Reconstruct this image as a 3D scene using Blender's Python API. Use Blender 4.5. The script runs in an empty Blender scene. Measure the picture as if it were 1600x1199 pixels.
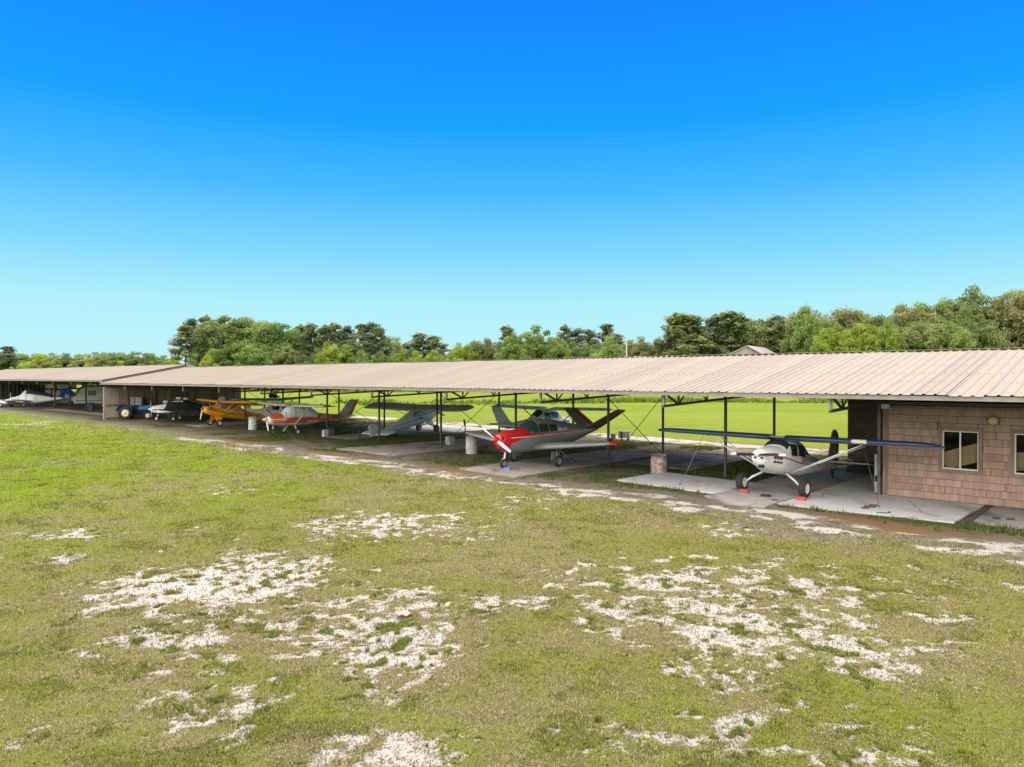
import bpy, math, random
import numpy as np
from mathutils import Vector, Matrix
random.seed(7)
RNG = np.random.default_rng(11)
SC = bpy.context.scene
COL = SC.collection
PI = math.pi

# ------------------------------------------------------------------ camera, sky, sun, exposure
H = 4.3                                     # camera height
cam = bpy.data.cameras.new('camera')
cam.sensor_width = 36.0
cam.lens = 36.0 * 1130 / 1600
cam.clip_end = 6000
camo = bpy.data.objects.new('camera', cam)
COL.objects.link(camo)
camo.location = (0, 0, H)
camo.rotation_euler = (math.radians(90 - 0.49), 0, 0)
SC.camera = camo

SUN_TO = Vector((-0.14, -0.20, 0.97)).normalized()       # towards the sun
w = bpy.data.worlds.new('World')
SC.world = w
w.use_nodes = True
nt = w.node_tree
nt.nodes.clear()
N_ = nt.nodes.new
sky = N_('ShaderNodeTexSky')
sky.sky_type = 'NISHITA'
sky.sun_disc = False
sky.sun_elevation = math.asin(SUN_TO.z)
sky.sun_rotation = math.atan2(SUN_TO.x, SUN_TO.y)
sky.air_density = 1.0
sky.dust_density = 0.6
sky.ozone_density = 2.0
geo = N_('ShaderNodeTexCoord')
sep = N_('ShaderNodeSeparateXYZ')
nt.links.new(geo.outputs['Generated'], sep.inputs[0])
ramp = N_('ShaderNodeValToRGB')
nt.links.new(sep.outputs['Z'], ramp.inputs[0])
cr = ramp.color_ramp
stops = [(0.0, (0.55, 0.90, 0.97)), (0.095, (0.44, 0.865, 0.955)), (0.166, (0.205, 0.68, 1.0)), (0.245, (0.055, 0.49, 1.0)),
         (0.325, (0.0, 0.36, 1.0)), (0.46, (0.0, 0.235, 1.0)), (0.7, (0.0, 0.16, 0.70)), (1.0, (0.0, 0.12, 0.52))]
cr.elements[0].position, cr.elements[0].color = stops[0][0], (*stops[0][1], 1)
cr.elements[1].position, cr.elements[1].color = stops[-1][0], (*stops[-1][1], 1)
for p, c in stops[1:-1]:
    e = cr.elements.new(p)
    e.color = (*c, 1)
SKY_STRENGTH = 0.08
EXPOSURE = 1.42
mul = N_('ShaderNodeVectorMath')
mul.operation = 'SCALE'
nt.links.new(ramp.outputs[0], mul.inputs[0])
mul.inputs['Scale'].default_value = 1.0 / (SKY_STRENGTH * 2 ** EXPOSURE)
mix = N_('ShaderNodeMix')
mix.data_type = 'RGBA'
mix.inputs['Factor'].default_value = 0.97
nt.links.new(sky.outputs[0], mix.inputs['A'])
nt.links.new(mul.outputs[0], mix.inputs['B'])
bg = N_('ShaderNodeBackground')
bg.inputs['Strength'].default_value = SKY_STRENGTH
nt.links.new(mix.outputs['Result'], bg.inputs['Color'])
wo = N_('ShaderNodeOutputWorld')
nt.links.new(bg.outputs[0], wo.inputs[0])

sl = bpy.data.lights.new('sun', 'SUN')
sl.energy = 4.8
sl.angle = math.radians(146)
sl.color = (1.0, 0.865, 0.71)
so = bpy.data.objects.new('sun', sl)
COL.objects.link(so)
so.rotation_euler = SUN_TO.to_track_quat('Z', 'Y').to_euler()
so.location = (-30, -30, 60)

SC.view_settings.view_transform = 'Standard'
SC.view_settings.look = 'None'
SC.view_settings.exposure = EXPOSURE
SC.view_settings.gamma = 1.0
SC.view_settings.use_curve_mapping = False
SC.cycles.max_bounces = 8
SC.cycles.transparent_max_bounces = 16

# ------------------------------------------------------------------ frame of the hangar row
ANG = math.radians(47.2)
DU = np.array([-math.sin(ANG), math.cos(ANG)])      # along the row, away to the left
DV = np.array([math.cos(ANG), math.sin(ANG)])       # across the row, front to back
ORG = np.array([9.16, 31.0])
ROWROT = math.atan2(-DU[1], -DU[0])                 # local x = -u, local y = v

def uv(u, v):
    p = ORG + u * DU + v * DV
    return float(p[0]), float(p[1])

def to_uv(x, y):
    X = np.asarray(x) - ORG[0]
    Y = np.asarray(y) - ORG[1]
    return X * DU[0] + Y * DU[1], X * DV[0] + Y * DV[1]

def smooth(a, b, x):
    t = np.clip((np.asarray(x, dtype=float) - a) / (b - a), 0, 1)
    return t * t * (3 - 2 * t)

def rise(y):
    return 0.32 * smooth(40, 72, y)

def gz(u, v):
    x, y = uv(u, v)
    return float(rise(y))

def gp(px, py):
    """point of the lawn that lies in the given direction from where the photograph was taken"""
    z = 1130 * H / (py - 590)
    return (px - 800) / 1130 * z, z

# ------------------------------------------------------------------ numpy noise
def _hash(ix, iy, s):
    h = (ix.astype(np.int64) * 374761393 + iy.astype(np.int64) * 668265263 + s * 1442695041) & 0xffffffff
    h = ((h ^ (h >> 13)) * 1274126177) & 0xffffffff
    h = h ^ (h >> 16)
    return (h & 0xffff) / 65535.0

def vnoise(x, y, s=0):
    ix = np.floor(x); iy = np.floor(y)
    fx = x - ix; fy = y - iy
    fx = fx * fx * (3 - 2 * fx); fy = fy * fy * (3 - 2 * fy)
    a = _hash(ix, iy, s); b = _hash(ix + 1, iy, s); c = _hash(ix, iy + 1, s); d = _hash(ix + 1, iy + 1, s)
    return (a * (1 - fx) + b * fx) * (1 - fy) + (c * (1 - fx) + d * fx) * fy

def fbm(x, y, o=4, s=0, gain=0.5):
    t = 0; a = 1; n = 0
    for i in range(o):
        t = t + a * vnoise(x * 2 ** i + 17.3 * i, y * 2 ** i - 9.1 * i, s + i)
        n += a; a *= gain
    return t / n

# ------------------------------------------------------------------ object helpers
class MB:
    """collects faces of one mesh; each face has a material index and a smooth flag"""
    def __init__(s):
        s.v = []; s.f = []; s.m = []; s.sm = []
    def add(s, vs, fs, m=0, sm=False):
        o = len(s.v)
        s.v += [tuple(map(float, q)) for q in vs]
        for f in fs:
            s.f.append(tuple(o + i for i in f)); s.m.append(m); s.sm.append(sm)
        return s
    def box(s, x0, x1, y0, y1, z0, z1, m=0):
        vs = [(x0, y0, z0), (x1, y0, z0), (x1, y1, z0), (x0, y1, z0), (x0, y0, z1), (x1, y0, z1), (x1, y1, z1), (x0, y1, z1)]
        return s.add(vs, [(0, 3, 2, 1), (4, 5, 6, 7), (0, 1, 5, 4), (1, 2, 6, 5), (2, 3, 7, 6), (3, 0, 4, 7)], m)
    def cbox(s, c, sz, m=0, bev=0.0):
        x, y, z = c; a, b, d = sz[0] / 2, sz[1] / 2, sz[2] / 2
        if not bev:
            return s.box(x - a, x + a, y - b, y + b, z - d, z + d, m)
        ring = [(-a + bev, -b), (a - bev, -b), (a, -b + bev), (a, b - bev), (a - bev, b), (-a + bev, b), (-a, b - bev), (-a, -b + bev)]
        def sc(k): return [((p[0] * (a - bev) / a if k else p[0]) + x, (p[1] * (b - bev) / b if k else p[1]) + y) for p in ring]
        ls = [(sc(1), z - d), (sc(0), z - d + bev), (sc(0), z + d - bev), (sc(1), z + d)]
        vs = [(p[0], p[1], zz) for r, zz in ls for p in r]
        fs = [(i + 8 * k, (i + 1) % 8 + 8 * k, (i + 1) % 8 + 8 * k + 8, i + 8 * k + 8) for k in range(3) for i in range(8)]
        fs += [tuple(range(7, -1, -1)), tuple(range(24, 32))]
        return s.add(vs, fs, m)
    def tube(s, pts, rad, n=8, m=0, sm=True, cap=True):
        pts = [Vector(p) for p in pts]
        if not isinstance(rad, (list, tuple)):
            rad = [rad] * len(pts)
        vs = []; fs = []
        prev = None
        for i, p in enumerate(pts):
            t = (pts[min(i + 1, len(pts) - 1)] - pts[max(i - 1, 0)])
            t = t.normalized() if t.length > 1e-9 else Vector((0, 0, 1))
            if prev is None:
                a = Vector((0, 0, 1)) if abs(t.z) < 0.9 else Vector((1, 0, 0))
                e1 = t.cross(a).normalized()
            else:
                e1 = (prev - t * prev.dot(t)).normalized()
            prev = e1
            e2 = t.cross(e1)
            for k in range(n):
                a = 2 * PI * k / n
                vs.append(p + (e1 * math.cos(a) + e2 * math.sin(a)) * rad[i])
        for i in range(len(pts) - 1):
            for k in range(n):
                fs.append((i * n + k, i * n + (k + 1) % n, (i + 1) * n + (k + 1) % n, (i + 1) * n + k))
        s.add(vs, fs, m, sm)
        if cap:
            o = len(s.v) - len(vs)
            s.f.append(tuple(o + k for k in range(n - 1, -1, -1))); s.m.append(m); s.sm.append(False)
            e = o + (len(pts) - 1) * n
            s.f.append(tuple(e + k for k in range(n))); s.m.append(m); s.sm.append(False)
        return s
    def bar(s, a, b, wd, th, m=0, up=(0, 0, 1)):
        """square bar from a to b"""
        a = Vector(a); b = Vector(b); t = (b - a).normalized()
        u = Vector(up)
        if abs(t.dot(u)) > 0.95: u = Vector((1, 0, 0))
        e1 = t.cross(u).normalized(); e2 = e1.cross(t)
        vs = []
        for p in (a, b):
            for i, j in ((-1, -1), (1, -1), (1, 1), (-1, 1)):
                vs.append(p + e1 * (i * wd / 2) + e2 * (j * th / 2))
        return s.add(vs, [(0, 3, 2, 1), (4, 5, 6, 7), (0, 1, 5, 4), (1, 2, 6, 5), (2, 3, 7, 6), (3, 0, 4, 7)], m)
    def lathe(s, prof, axis='z', c=(0, 0, 0), n=20, m=0, sm=True, ms=None):
        """prof: list of (radius, height along axis)"""
        vs = []; fs = []
        for r, h in prof:
            for k in range(n):
                a = 2 * PI * k / n
                p = (r * math.cos(a), r * math.sin(a), h)
                if axis == 'x': p = (p[2], p[0], p[1])
                elif axis == 'y': p = (p[1], p[2], p[0])
                vs.append((p[0] + c[0], p[1] + c[1], p[2] + c[2]))
        for i in range(len(prof) - 1):
            mm = ms[i] if ms else m
            s.add([], [], mm)
            o = len(s.v)
            for k in range(n):
                fs.append(((i * n + k, i * n + (k + 1) % n, (i + 1) * n + (k + 1) % n, (i + 1) * n + k), mm))
        o = len(s.v)
        s.v += vs
        for f, mm in fs:
            s.f.append(tuple(o + q for q in f)); s.m.append(mm); s.sm.append(sm)
        return s
    def build(s, name, mats, parent=None, loc=None, rot=None):
        me = bpy.data.meshes.new(name)
        me.from_pydata(s.v, [], s.f)
        if not isinstance(mats, (list, tuple)): mats = [mats]
        for mm in mats: me.materials.append(mm)
        me.polygons.foreach_set('material_index', s.m)
        me.polygons.foreach_set('use_smooth', s.sm)
        me.update()
        return link(bpy.data.objects.new(name, me), parent, loc, rot)

def link(o, parent=None, loc=None, rot=None):
    COL.objects.link(o)
    if parent is not None: o.parent = parent
    if loc is not None: o.location = loc
    if rot is not None: o.rotation_euler = rot
    return o

def tag(o, label=None, cat=None, group=None, kind=None):
    if label: o['label'] = label
    if cat: o['category'] = cat
    if group: o['group'] = group
    if kind: o['kind'] = kind
    return o

def empty(name, loc=(0, 0, 0), rot=(0, 0, 0), label=None, cat=None, group=None):
    o = bpy.data.objects.new(name, None)
    o.empty_display_size = 0.3
    COL.objects.link(o)
    o.location = loc
    o.rotation_euler = rot
    return tag(o, label, cat, group)

def child_copy(src, parent, loc=None, rot=None, scale=None):
    c = src.copy()
    COL.objects.link(c)
    c.parent = parent
    if loc is not None: c.location = loc
    if rot is not None: c.rotation_euler = rot
    if scale is not None: c.scale = scale
    return c

def copy_tree(o, parent=None):
    c = o.copy()
    COL.objects.link(c)
    c.parent = parent
    for ch in list(o.children):
        copy_tree(ch, c)
    return c

# ------------------------------------------------------------------ materials
def mat(name, col, rough=0.6, metal=0.0, var=0.0, vscale=3.0, col2=None, bump=0.0, bscale=30.0, spec=0.5, stretch=None, rnd=0.0, coat=0.0):
    m = bpy.data.materials.new(name)
    m.use_nodes = True
    t = m.node_tree
    b = t.nodes['Principled BSDF']
    b.inputs['Base Color'].default_value = (*col, 1)
    b.inputs['Roughness'].default_value = rough
    b.inputs['Metallic'].default_value = metal
    b.inputs['Specular IOR Level'].default_value = spec
    if coat: b.inputs['Coat Weight'].default_value = coat
    if var or col2 or bump or rnd:
        tc = t.nodes.new('ShaderNodeTexCoord')
        vec = tc.outputs['Object']
        if stretch:
            mp = t.nodes.new('ShaderNodeMapping')
            mp.inputs['Scale'].default_value = stretch
            t.links.new(vec, mp.inputs[0]); vec = mp.outputs[0]
        oi = t.nodes.new('ShaderNodeObjectInfo')
        ad = t.nodes.new('ShaderNodeVectorMath'); ad.operation = 'ADD'
        t.links.new(vec, ad.inputs[0])
        sc = t.nodes.new('ShaderNodeMath'); sc.operation = 'MULTIPLY'; sc.inputs[1].default_value = 37.0
        t.links.new(oi.outputs['Random'], sc.inputs[0])
        t.links.new(sc.outputs[0], ad.inputs[1])
        vec = ad.outputs[0]
        cur = None
        if col2 or var:
            nz = t.nodes.new('ShaderNodeTexNoise')
            nz.inputs['Scale'].default_value = vscale
            nz.inputs['Detail'].default_value = 6
            nz.inputs['Roughness'].default_value = 0.65
            t.links.new(vec, nz.inputs['Vector'])
            rp = t.nodes.new('ShaderNodeMapRange')
            rp.inputs['From Min'].default_value = 0.35; rp.inputs['From Max'].default_value = 0.68
            t.links.new(nz.outputs['Fac'], rp.inputs['Value'])
            mx = t.nodes.new('ShaderNodeMix'); mx.data_type = 'RGBA'
            c2 = col2 or tuple(q * (1 - var) for q in col)
            c1 = col if col2 else tuple(min(1, q * (1 + var * 0.6)) for q in col)
            mx.inputs['A'].default_value = (*c1, 1); mx.inputs['B'].default_value = (*c2, 1)
            t.links.new(rp.outputs[0], mx.inputs['Factor'])
            cur = mx.outputs['Result']
        if rnd:
            hv = t.nodes.new('ShaderNodeHueSaturation')
            if cur: t.links.new(cur, hv.inputs['Color'])
            else: hv.inputs['Color'].default_value = (*col, 1)
            r2 = t.nodes.new('ShaderNodeMapRange')
            r2.inputs['To Min'].default_value = 1 - rnd; r2.inputs['To Max'].default_value = 1 + rnd
            t.links.new(oi.outputs['Random'], r2.inputs['Value'])
            t.links.new(r2.outputs[0], hv.inputs['Value'])
            cur = hv.outputs[0]
        if cur: t.links.new(cur, b.inputs['Base Color'])
        if bump:
            n2 = t.nodes.new('ShaderNodeTexNoise')
            n2.inputs['Scale'].default_value = bscale; n2.inputs['Detail'].default_value = 5
            t.links.new(vec, n2.inputs['Vector'])
            bp = t.nodes.new('ShaderNodeBump')
            bp.inputs['Strength'].default_value = bump; bp.inputs['Distance'].default_value = 0.02
            t.links.new(n2.outputs['Fac'], bp.inputs['Height'])
            t.links.new(bp.outputs[0], b.inputs['Normal'])
    return m

M = {}
M['post'] = mat('dark_steel', (0.045, 0.043, 0.04), 0.55, 0.2, var=0.4, vscale=6, col2=(0.075, 0.06, 0.05))
M['galv'] = mat('galvanised', (0.22, 0.22, 0.21), 0.5, 0.3, var=0.3, vscale=8)
M['fascia'] = mat('fascia', (0.22, 0.205, 0.18), 0.6, 0, var=0.25, vscale=2)
M['cable'] = mat('cable', (0.06, 0.055, 0.05), 0.6)
M['rubber'] = mat('rubber', (0.018, 0.018, 0.018), 0.8, var=0.3, vscale=20)
M['white'] = mat('white_paint', (0.62, 0.62, 0.59), 0.55, 0, var=0.16, vscale=3, spec=.3)
M['offwhite'] = mat('offwhite_paint', (0.58, 0.58, 0.55), 0.45, 0, var=0.15, vscale=3)
M['hubwhite'] = mat('hub_white', (0.6, 0.6, 0.57), 0.4)
M['cream'] = mat('cream_rim', (0.62, 0.55, 0.38), 0.5)
M['black'] = mat('black_paint', (0.02, 0.02, 0.022), 0.4)
M['matteblack'] = mat('matte_black', (0.015, 0.015, 0.016), 0.9)
M['red'] = mat('red_paint', (0.42, 0.010, 0.012), 0.35, var=0.12, vscale=3, coat=0.3)
M['darkred'] = mat('dark_red_paint', (0.40, 0.012, 0.016), 0.4)
M['blue'] = mat('blue_paint', (0.016, 0.035, 0.12), 0.35, var=0.15, vscale=3, coat=0.3)
M['grey'] = mat('grey_paint', (0.20, 0.205, 0.20), 0.38, 0.15, var=0.12, vscale=2, coat=0.2)
M['greydark'] = mat('dark_grey_paint', (0.21, 0.21, 0.205), 0.45, 0.1, var=0.15, vscale=2)
M['silver'] = mat('silver_dope', (0.50, 0.51, 0.50), 0.5, 0.1, var=0.12, vscale=2)
M['silverwing'] = mat('dusty_silver', (0.34, 0.315, 0.295), 0.6, 0.1, var=0.25, vscale=1.5)
M['orange'] = mat('orange_paint', (0.68, 0.095, 0.012), 0.38, var=0.12, vscale=2, coat=0.2)
M['yellow'] = mat('cub_yellow', (0.86, 0.34, 0.006), 0.4, var=0.10, vscale=2, coat=0.2)
M['yellowdk'] = mat('cub_yellow_top', (0.70, 0.27, 0.012), 0.5, var=0.2, vscale=1.5)
M['canvas'] = mat('white_canvas', (0.76, 0.75, 0.71), 0.85, var=0.08, vscale=2, bump=0.5, bscale=6)
M['bluecanvas'] = mat('blue_canvas', (0.012, 0.10, 0.55), 0.7, var=0.2, vscale=2, bump=0.5, bscale=4)
M['navycanvas'] = mat('navy_canvas', (0.012, 0.03, 0.10), 0.75, var=0.2, vscale=2, bump=0.5, bscale=4)
M['tarp'] = mat('black_tarp', (0.012, 0.011, 0.013), 0.6, bump=0.6, bscale=5)
M['chrome'] = mat('polished', (0.6, 0.6, 0.6), 0.25, 0.9)
M['wood'] = mat('old_wood', (0.30, 0.22, 0.15), 0.8, var=0.4, vscale=4, stretch=(1, 1, 0.15))
M['tractorblue'] = mat('tractor_blue', (0.03, 0.13, 0.30), 0.45, var=0.2, vscale=3)
M['drum'] = mat('old_drum', (0.50, 0.48, 0.43), 0.6, var=0.3, vscale=3, bump=0.2)
M['rustdrum'] = mat('rusty_drum', (0.50, 0.46, 0.42), 0.75, col2=(0.20, 0.075, 0.035), vscale=7, bump=0.3)
M['chock'] = mat('red_chock', (0.30, 0.025, 0.02), 0.6)
M['bluechock'] = mat('blue_chock', (0.03, 0.12, 0.33), 0.6)
M['bin'] = mat('bin_plastic', (0.025, 0.035, 0.038), 0.6)
M['rvskin'] = mat('rv_skin', (0.38, 0.36, 0.31), 0.5, var=0.2, vscale=1.5)
M['rvdark'] = mat('rv_dark', (0.035, 0.033, 0.035), 0.5)

def glass_mat(name, tint, rough=0.04):
    m = bpy.data.materials.new(name)
    m.use_nodes = True
    t = m.node_tree
    b = t.nodes['Principled BSDF']
    b.inputs['Base Color'].default_value = (*tint, 1)
    b.inputs['Roughness'].default_value = rough
    b.inputs['Specular IOR Level'].default_value = 0.6
    tr = t.nodes.new('ShaderNodeBsdfTransparent')
    tr.inputs[0].default_value = (0.9, 0.91, 0.9, 1)
    mx = t.nodes.new('ShaderNodeMixShader')
    mx.inputs[0].default_value = 0.16
    t.links.new(tr.outputs[0], mx.inputs[1])
    t.links.new(b.outputs[0], mx.inputs[2])
    t.links.new(mx.outputs[0], t.nodes['Material Output'].inputs['Surface'])
    return m
M['window'] = mat('aircraft_window', (0.02, 0.026, 0.027), 0.08, spec=0.7)
M['greenwindow'] = mat('green_tint_window', (0.012, 0.055, 0.045), 0.06, spec=0.8)
M['clearish'] = mat('old_plexi', (0.20, 0.21, 0.20), 0.15, spec=0.6)
M['pane'] = glass_mat('window_glass', (0.012, 0.014, 0.015))
# ------------------------------------------------------------------ ground
PATCH = [  # bare white sand in the lawn: extents seen from the camera and strength
    (125, 885, 440, 955, 1.0), (270, 862, 540, 935, 1.05), (340, 945, 640, 1010, .62), (440, 930, 790, 1000, .62), (530, 960, 745, 1080, 1.05), (160, 950, 420, 1015, .66),
    (450, 800, 640, 842, .72), (620, 805, 780, 858, .6), (600, 925, 900, 965, .75), (790, 885, 920, 945, .62), (880, 925, 1110, 985, .66), (1000, 895, 1120, 950, .5),
    (1020, 950, 1260, 1040, .78), (1180, 970, 1440, 1065, .78), (1040, 1010, 1180, 1090, .7), (1130, 1085, 1290, 1140, .6), (225, 1072, 430, 1128, .82), (300, 1115, 400, 1185, .5),
    (545, 1135, 760, 1215, .92), (480, 1165, 560, 1215, .5), (1240, 1165, 1440, 1215, .8), (1050, 885, 1300, 925, .52), (1380, 925, 1560, 962, .55), (1560, 905, 1640, 940, .7),
    (0, 1135, 75, 1185, .7), (45, 864, 135, 884, .8), (10, 826, 170, 842, .55), (275, 820, 335, 845, .62), (320, 755, 420, 775, .45), (1500, 1010, 1620, 1050, .35), (920, 1110, 1000, 1180, .45),
    (1320, 1130, 1390, 1160, .4), (200, 1035, 260, 1060, .5), (0, 1000, 60, 1030, .5), (850, 1040, 960, 1080, .35), (10, 660, 110, 672, .7), (780, 770, 960, 800, .45), (1100, 815, 1190, 840, .75)]
PB_ = [(760, 850, 1500, 1110, 1.0), (100, 880, 800, 1110, .9), (1000, 860, 1640, 1000, .7), (420, 790, 800, 860, .9), (200, 1050, 520, 1199, .75), (480, 1100, 800, 1230, .8), (900, 1080, 1500, 1240, .7), (0, 820, 200, 900, .6), (600, 740, 1000, 820, .55), (0, 1100, 120, 1220, .6)]
PB, PW = [], []
for k, (a, b, c, d, s) in enumerate(PATCH + PB_):
    x0, y1 = gp((a + c) / 2, b); x1, y0 = gp((a + c) / 2, d)
    yc = (y0 + y1) / 2
    zc = yc
    (PW if k < len(PATCH) else PB).append(((a + c) / 2, (a - 800) / 1130 * zc, (c - 800) / 1130 * zc, y0, y1, s))

def masks(x, y):
    u, v = to_uv(x, y)
    n1 = fbm(x * 0.55, y * 0.55, 4, 3)
    n2 = fbm(x * 2.2, y * 2.2, 4, 21)
    n3 = fbm(x * 7.5, y * 7.5, 3, 41)
    nb = fbm(x * 0.12, y * 0.12, 3, 61)
    # ---- sand patches of the lawn
    s = np.zeros_like(x)
    for pc, xa, xb, ya, yb, st in PW:
        xc = (xa + xb) / 2; yc = (ya + yb) / 2
        # keep an ellipse on the ground
        r2 = ((x - xc) / ((xb - xa) / 2 * 1.12)) ** 2 + ((y - yc) / ((yb - ya) / 2 * 1.18)) ** 2
        s = np.maximum(s, st * np.clip(1.45 - 1.05 * np.sqrt(r2), 0, 1))
    near = 1 - smooth(-9.5, -7.5, v)
    # broad areas where the sand only shows in small spots between the tufts
    br = np.zeros_like(x)
    for pc, xa, xb, ya, yb, st in PB:
        r2 = ((x - (xa + xb) / 2) / ((xb - xa) / 2)) ** 2 + ((y - (ya + yb) / 2) / ((yb - ya) / 2)) ** 2
        br = np.maximum(br, st * np.clip(1.15 - r2, 0, 1))
    spot = fbm(x * 2.3, y * 3.6, 3, 301, .65) + (n2 - .5) * .35
    scat = smooth(.0, .16, spot - (.80 - .42 * br)) * (br > .02)
    cover = s * 0.90 + (n2 - 0.5) * 1.05 + (n3 - 0.5) * 1.35 + (n1 - .5) * 0.7 - .05
    sand = .93 * smooth(0.16, 1.0, cover) * (s > 0.02)
    stray = smooth(0.74, 0.80, n2 * 0.6 + n3 * 0.4 + (n1 - .5) * .35) * 0.8
    sand = np.maximum(np.maximum(sand, scat * .74), stray * smooth(60, 20, y))
    sand *= near
    # ---- strip along the drip line in front of the roof
    wob = (fbm(u * 0.35, v * 0.2, 3, 77) - .5) * 2.2
    vv = v + wob
    inr = smooth(-16, -14, u) * smooth(124, 122, u)
    track = smooth(-9.0, -8.0, vv) * (1 - smooth(-6.6, -6.0, vv)) * inr * (1 - .35 * smooth(25, 50, u))
    tsand = track * smooth(0.40, 0.66, n2 * 0.35 + n3 * 0.2 + fbm(u * .45, v * 1.6, 4, 5) * 0.45)
    rustz = smooth(-6.7, -6.1, vv) * (1 - smooth(-5.3, -4.7, vv)) * inr
    rust = rustz * smooth(0.40, 0.55, fbm(u * 0.28, v * 0.5, 3, 88) * .75 + n2 * 0.25) * (1 - smooth(40, 48, u))
    # brown bare earth in front of the near slab
    bx = np.exp(-(((u + 6.0) / 2.6) ** 2 + ((v + 8.6) / 1.3) ** 2))
    dirt = np.clip(track * 0.9 + rustz * 0.9, 0, 1)
    dirt = np.maximum(dirt, smooth(0.35, .7, bx * 1.3 + (n2 - .5) * .8))
    # ---- under the roof
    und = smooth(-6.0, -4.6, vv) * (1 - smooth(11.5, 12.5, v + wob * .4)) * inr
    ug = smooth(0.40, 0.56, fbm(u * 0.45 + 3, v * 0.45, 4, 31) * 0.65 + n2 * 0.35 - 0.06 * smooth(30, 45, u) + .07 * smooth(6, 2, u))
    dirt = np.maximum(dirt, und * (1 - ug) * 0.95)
    # ---- back drip line: pale sand
    bst = smooth(12.2, 12.9, v + wob * .5) * (1 - smooth(14.6, 15.8, v + wob * .6)) * inr
    bsand = bst * smooth(0.40, 0.58, n2 * 0.4 + n1 * 0.6 + .06)
    sand = np.clip(np.maximum(sand, np.maximum(tsand * 0.95, bsand * .85)), 0, 1)
    usand = und * smooth(0.66, 0.72, n2 * .6 + n3 * .4) * .6
    sand = np.maximum(sand, usand)
    shade_tint = und * ug  # same grass under the roof, the roof's shade put in as darker green
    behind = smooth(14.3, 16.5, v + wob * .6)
    left = smooth(-2, -20, x - (y - 20) * 0.15)
    vivid = np.clip(np.maximum(behind, (1 - und) * (0.10 + 0.85 * left * smooth(10, 24, y) * (0.35 + 0.9 * nb) + 0.6 * smooth(.50, .66, nb * .5 + n1 * .5) + .25 * left)), 0, 1)
    dry = near * smooth(0.42, 0.68, n1 * .5 + nb * .25 + n2 * .25 + 0.05 * smooth(-5, 8, x) - .05 * left)
    dry = np.maximum(dry, near * smooth(0.1, 0.6, s) * .7)
    return dict(sand=sand, dirt=np.clip(dirt, 0, 1), rust=np.clip(rust, 0, 1), vivid=vivid, shade_tint=shade_tint, dry=dry, und=und, behind=behind, n2=n2, n3=n3, near=near, u=u, v=v, s=s)

def axis_pts(segs):
    out = []
    for a, b, d0, d1 in segs:
        p = a
        while p < b:
            out.append(p)
            t = (p - a) / (b - a)
            p += d0 + (d1 - d0) * t
    return out
ys = [-30, -15, -6, -2, 1, 3, 4.5, 5.5] + axis_pts([(6.3, 24, .075, .16), (24, 50, .16, .5), (50, 110, .5, 2.0), (110, 300, 2, 20), (300, 3200, 30, 500)]) + [3500]
xp = axis_pts([(0, 12, .085, .10), (12, 24, .10, .28), (24, 60, .28, 1.2), (60, 200, 1.5, 12), (200, 2600, 20, 500)]) + [2900]
xs = [-q for q in xp[::-1]][:-1] + xp
gx, gy = np.meshgrid(np.array(xs), np.array(ys))
fx, fy = gx.ravel(), gy.ravel()
mk = masks(fx, fy)
lump = (fbm(fx * 3.1, fy * 3.1, 3, 9) - .5) * .05 + (mk['n3'] - .5) * .045
gzv = rise(fy) + lump * mk['near'] - 0.02 * mk['sand'] * mk['near']
gzv = gzv - 0.004 * (1 - mk['near'])
# a ditch bank with taller growth far behind
co = np.stack([fx, fy, gzv], 1).astype(np.float32)
ny, nx = gx.shape
idx = np.arange(ny * nx).reshape(ny, nx)
quads = np.stack([idx[:-1, :-1], idx[:-1, 1:], idx[1:, 1:], idx[1:, :-1]], -1).reshape(-1, 4)
me = bpy.data.meshes.new('ground')
me.vertices.add(len(co)); me.vertices.foreach_set('co', co.ravel())
me.loops.add(quads.size); me.loops.foreach_set('vertex_index', quads.ravel().astype(np.int32))
me.polygons.add(len(quads))
me.polygons.foreach_set('loop_start', np.arange(0, quads.size, 4, dtype=np.int32))
me.polygons.foreach_set('use_smooth', np.ones(len(quads), dtype=bool))
me.update(calc_edges=True)
for nm, keys in (('soil', ('sand', 'dirt', 'rust')), ('growth', ('vivid', 'shade_tint', 'dry'))):
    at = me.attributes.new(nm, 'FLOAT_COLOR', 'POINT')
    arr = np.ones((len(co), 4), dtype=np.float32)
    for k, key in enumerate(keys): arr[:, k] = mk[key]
    at.data.foreach_set('color', arr.ravel())

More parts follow.
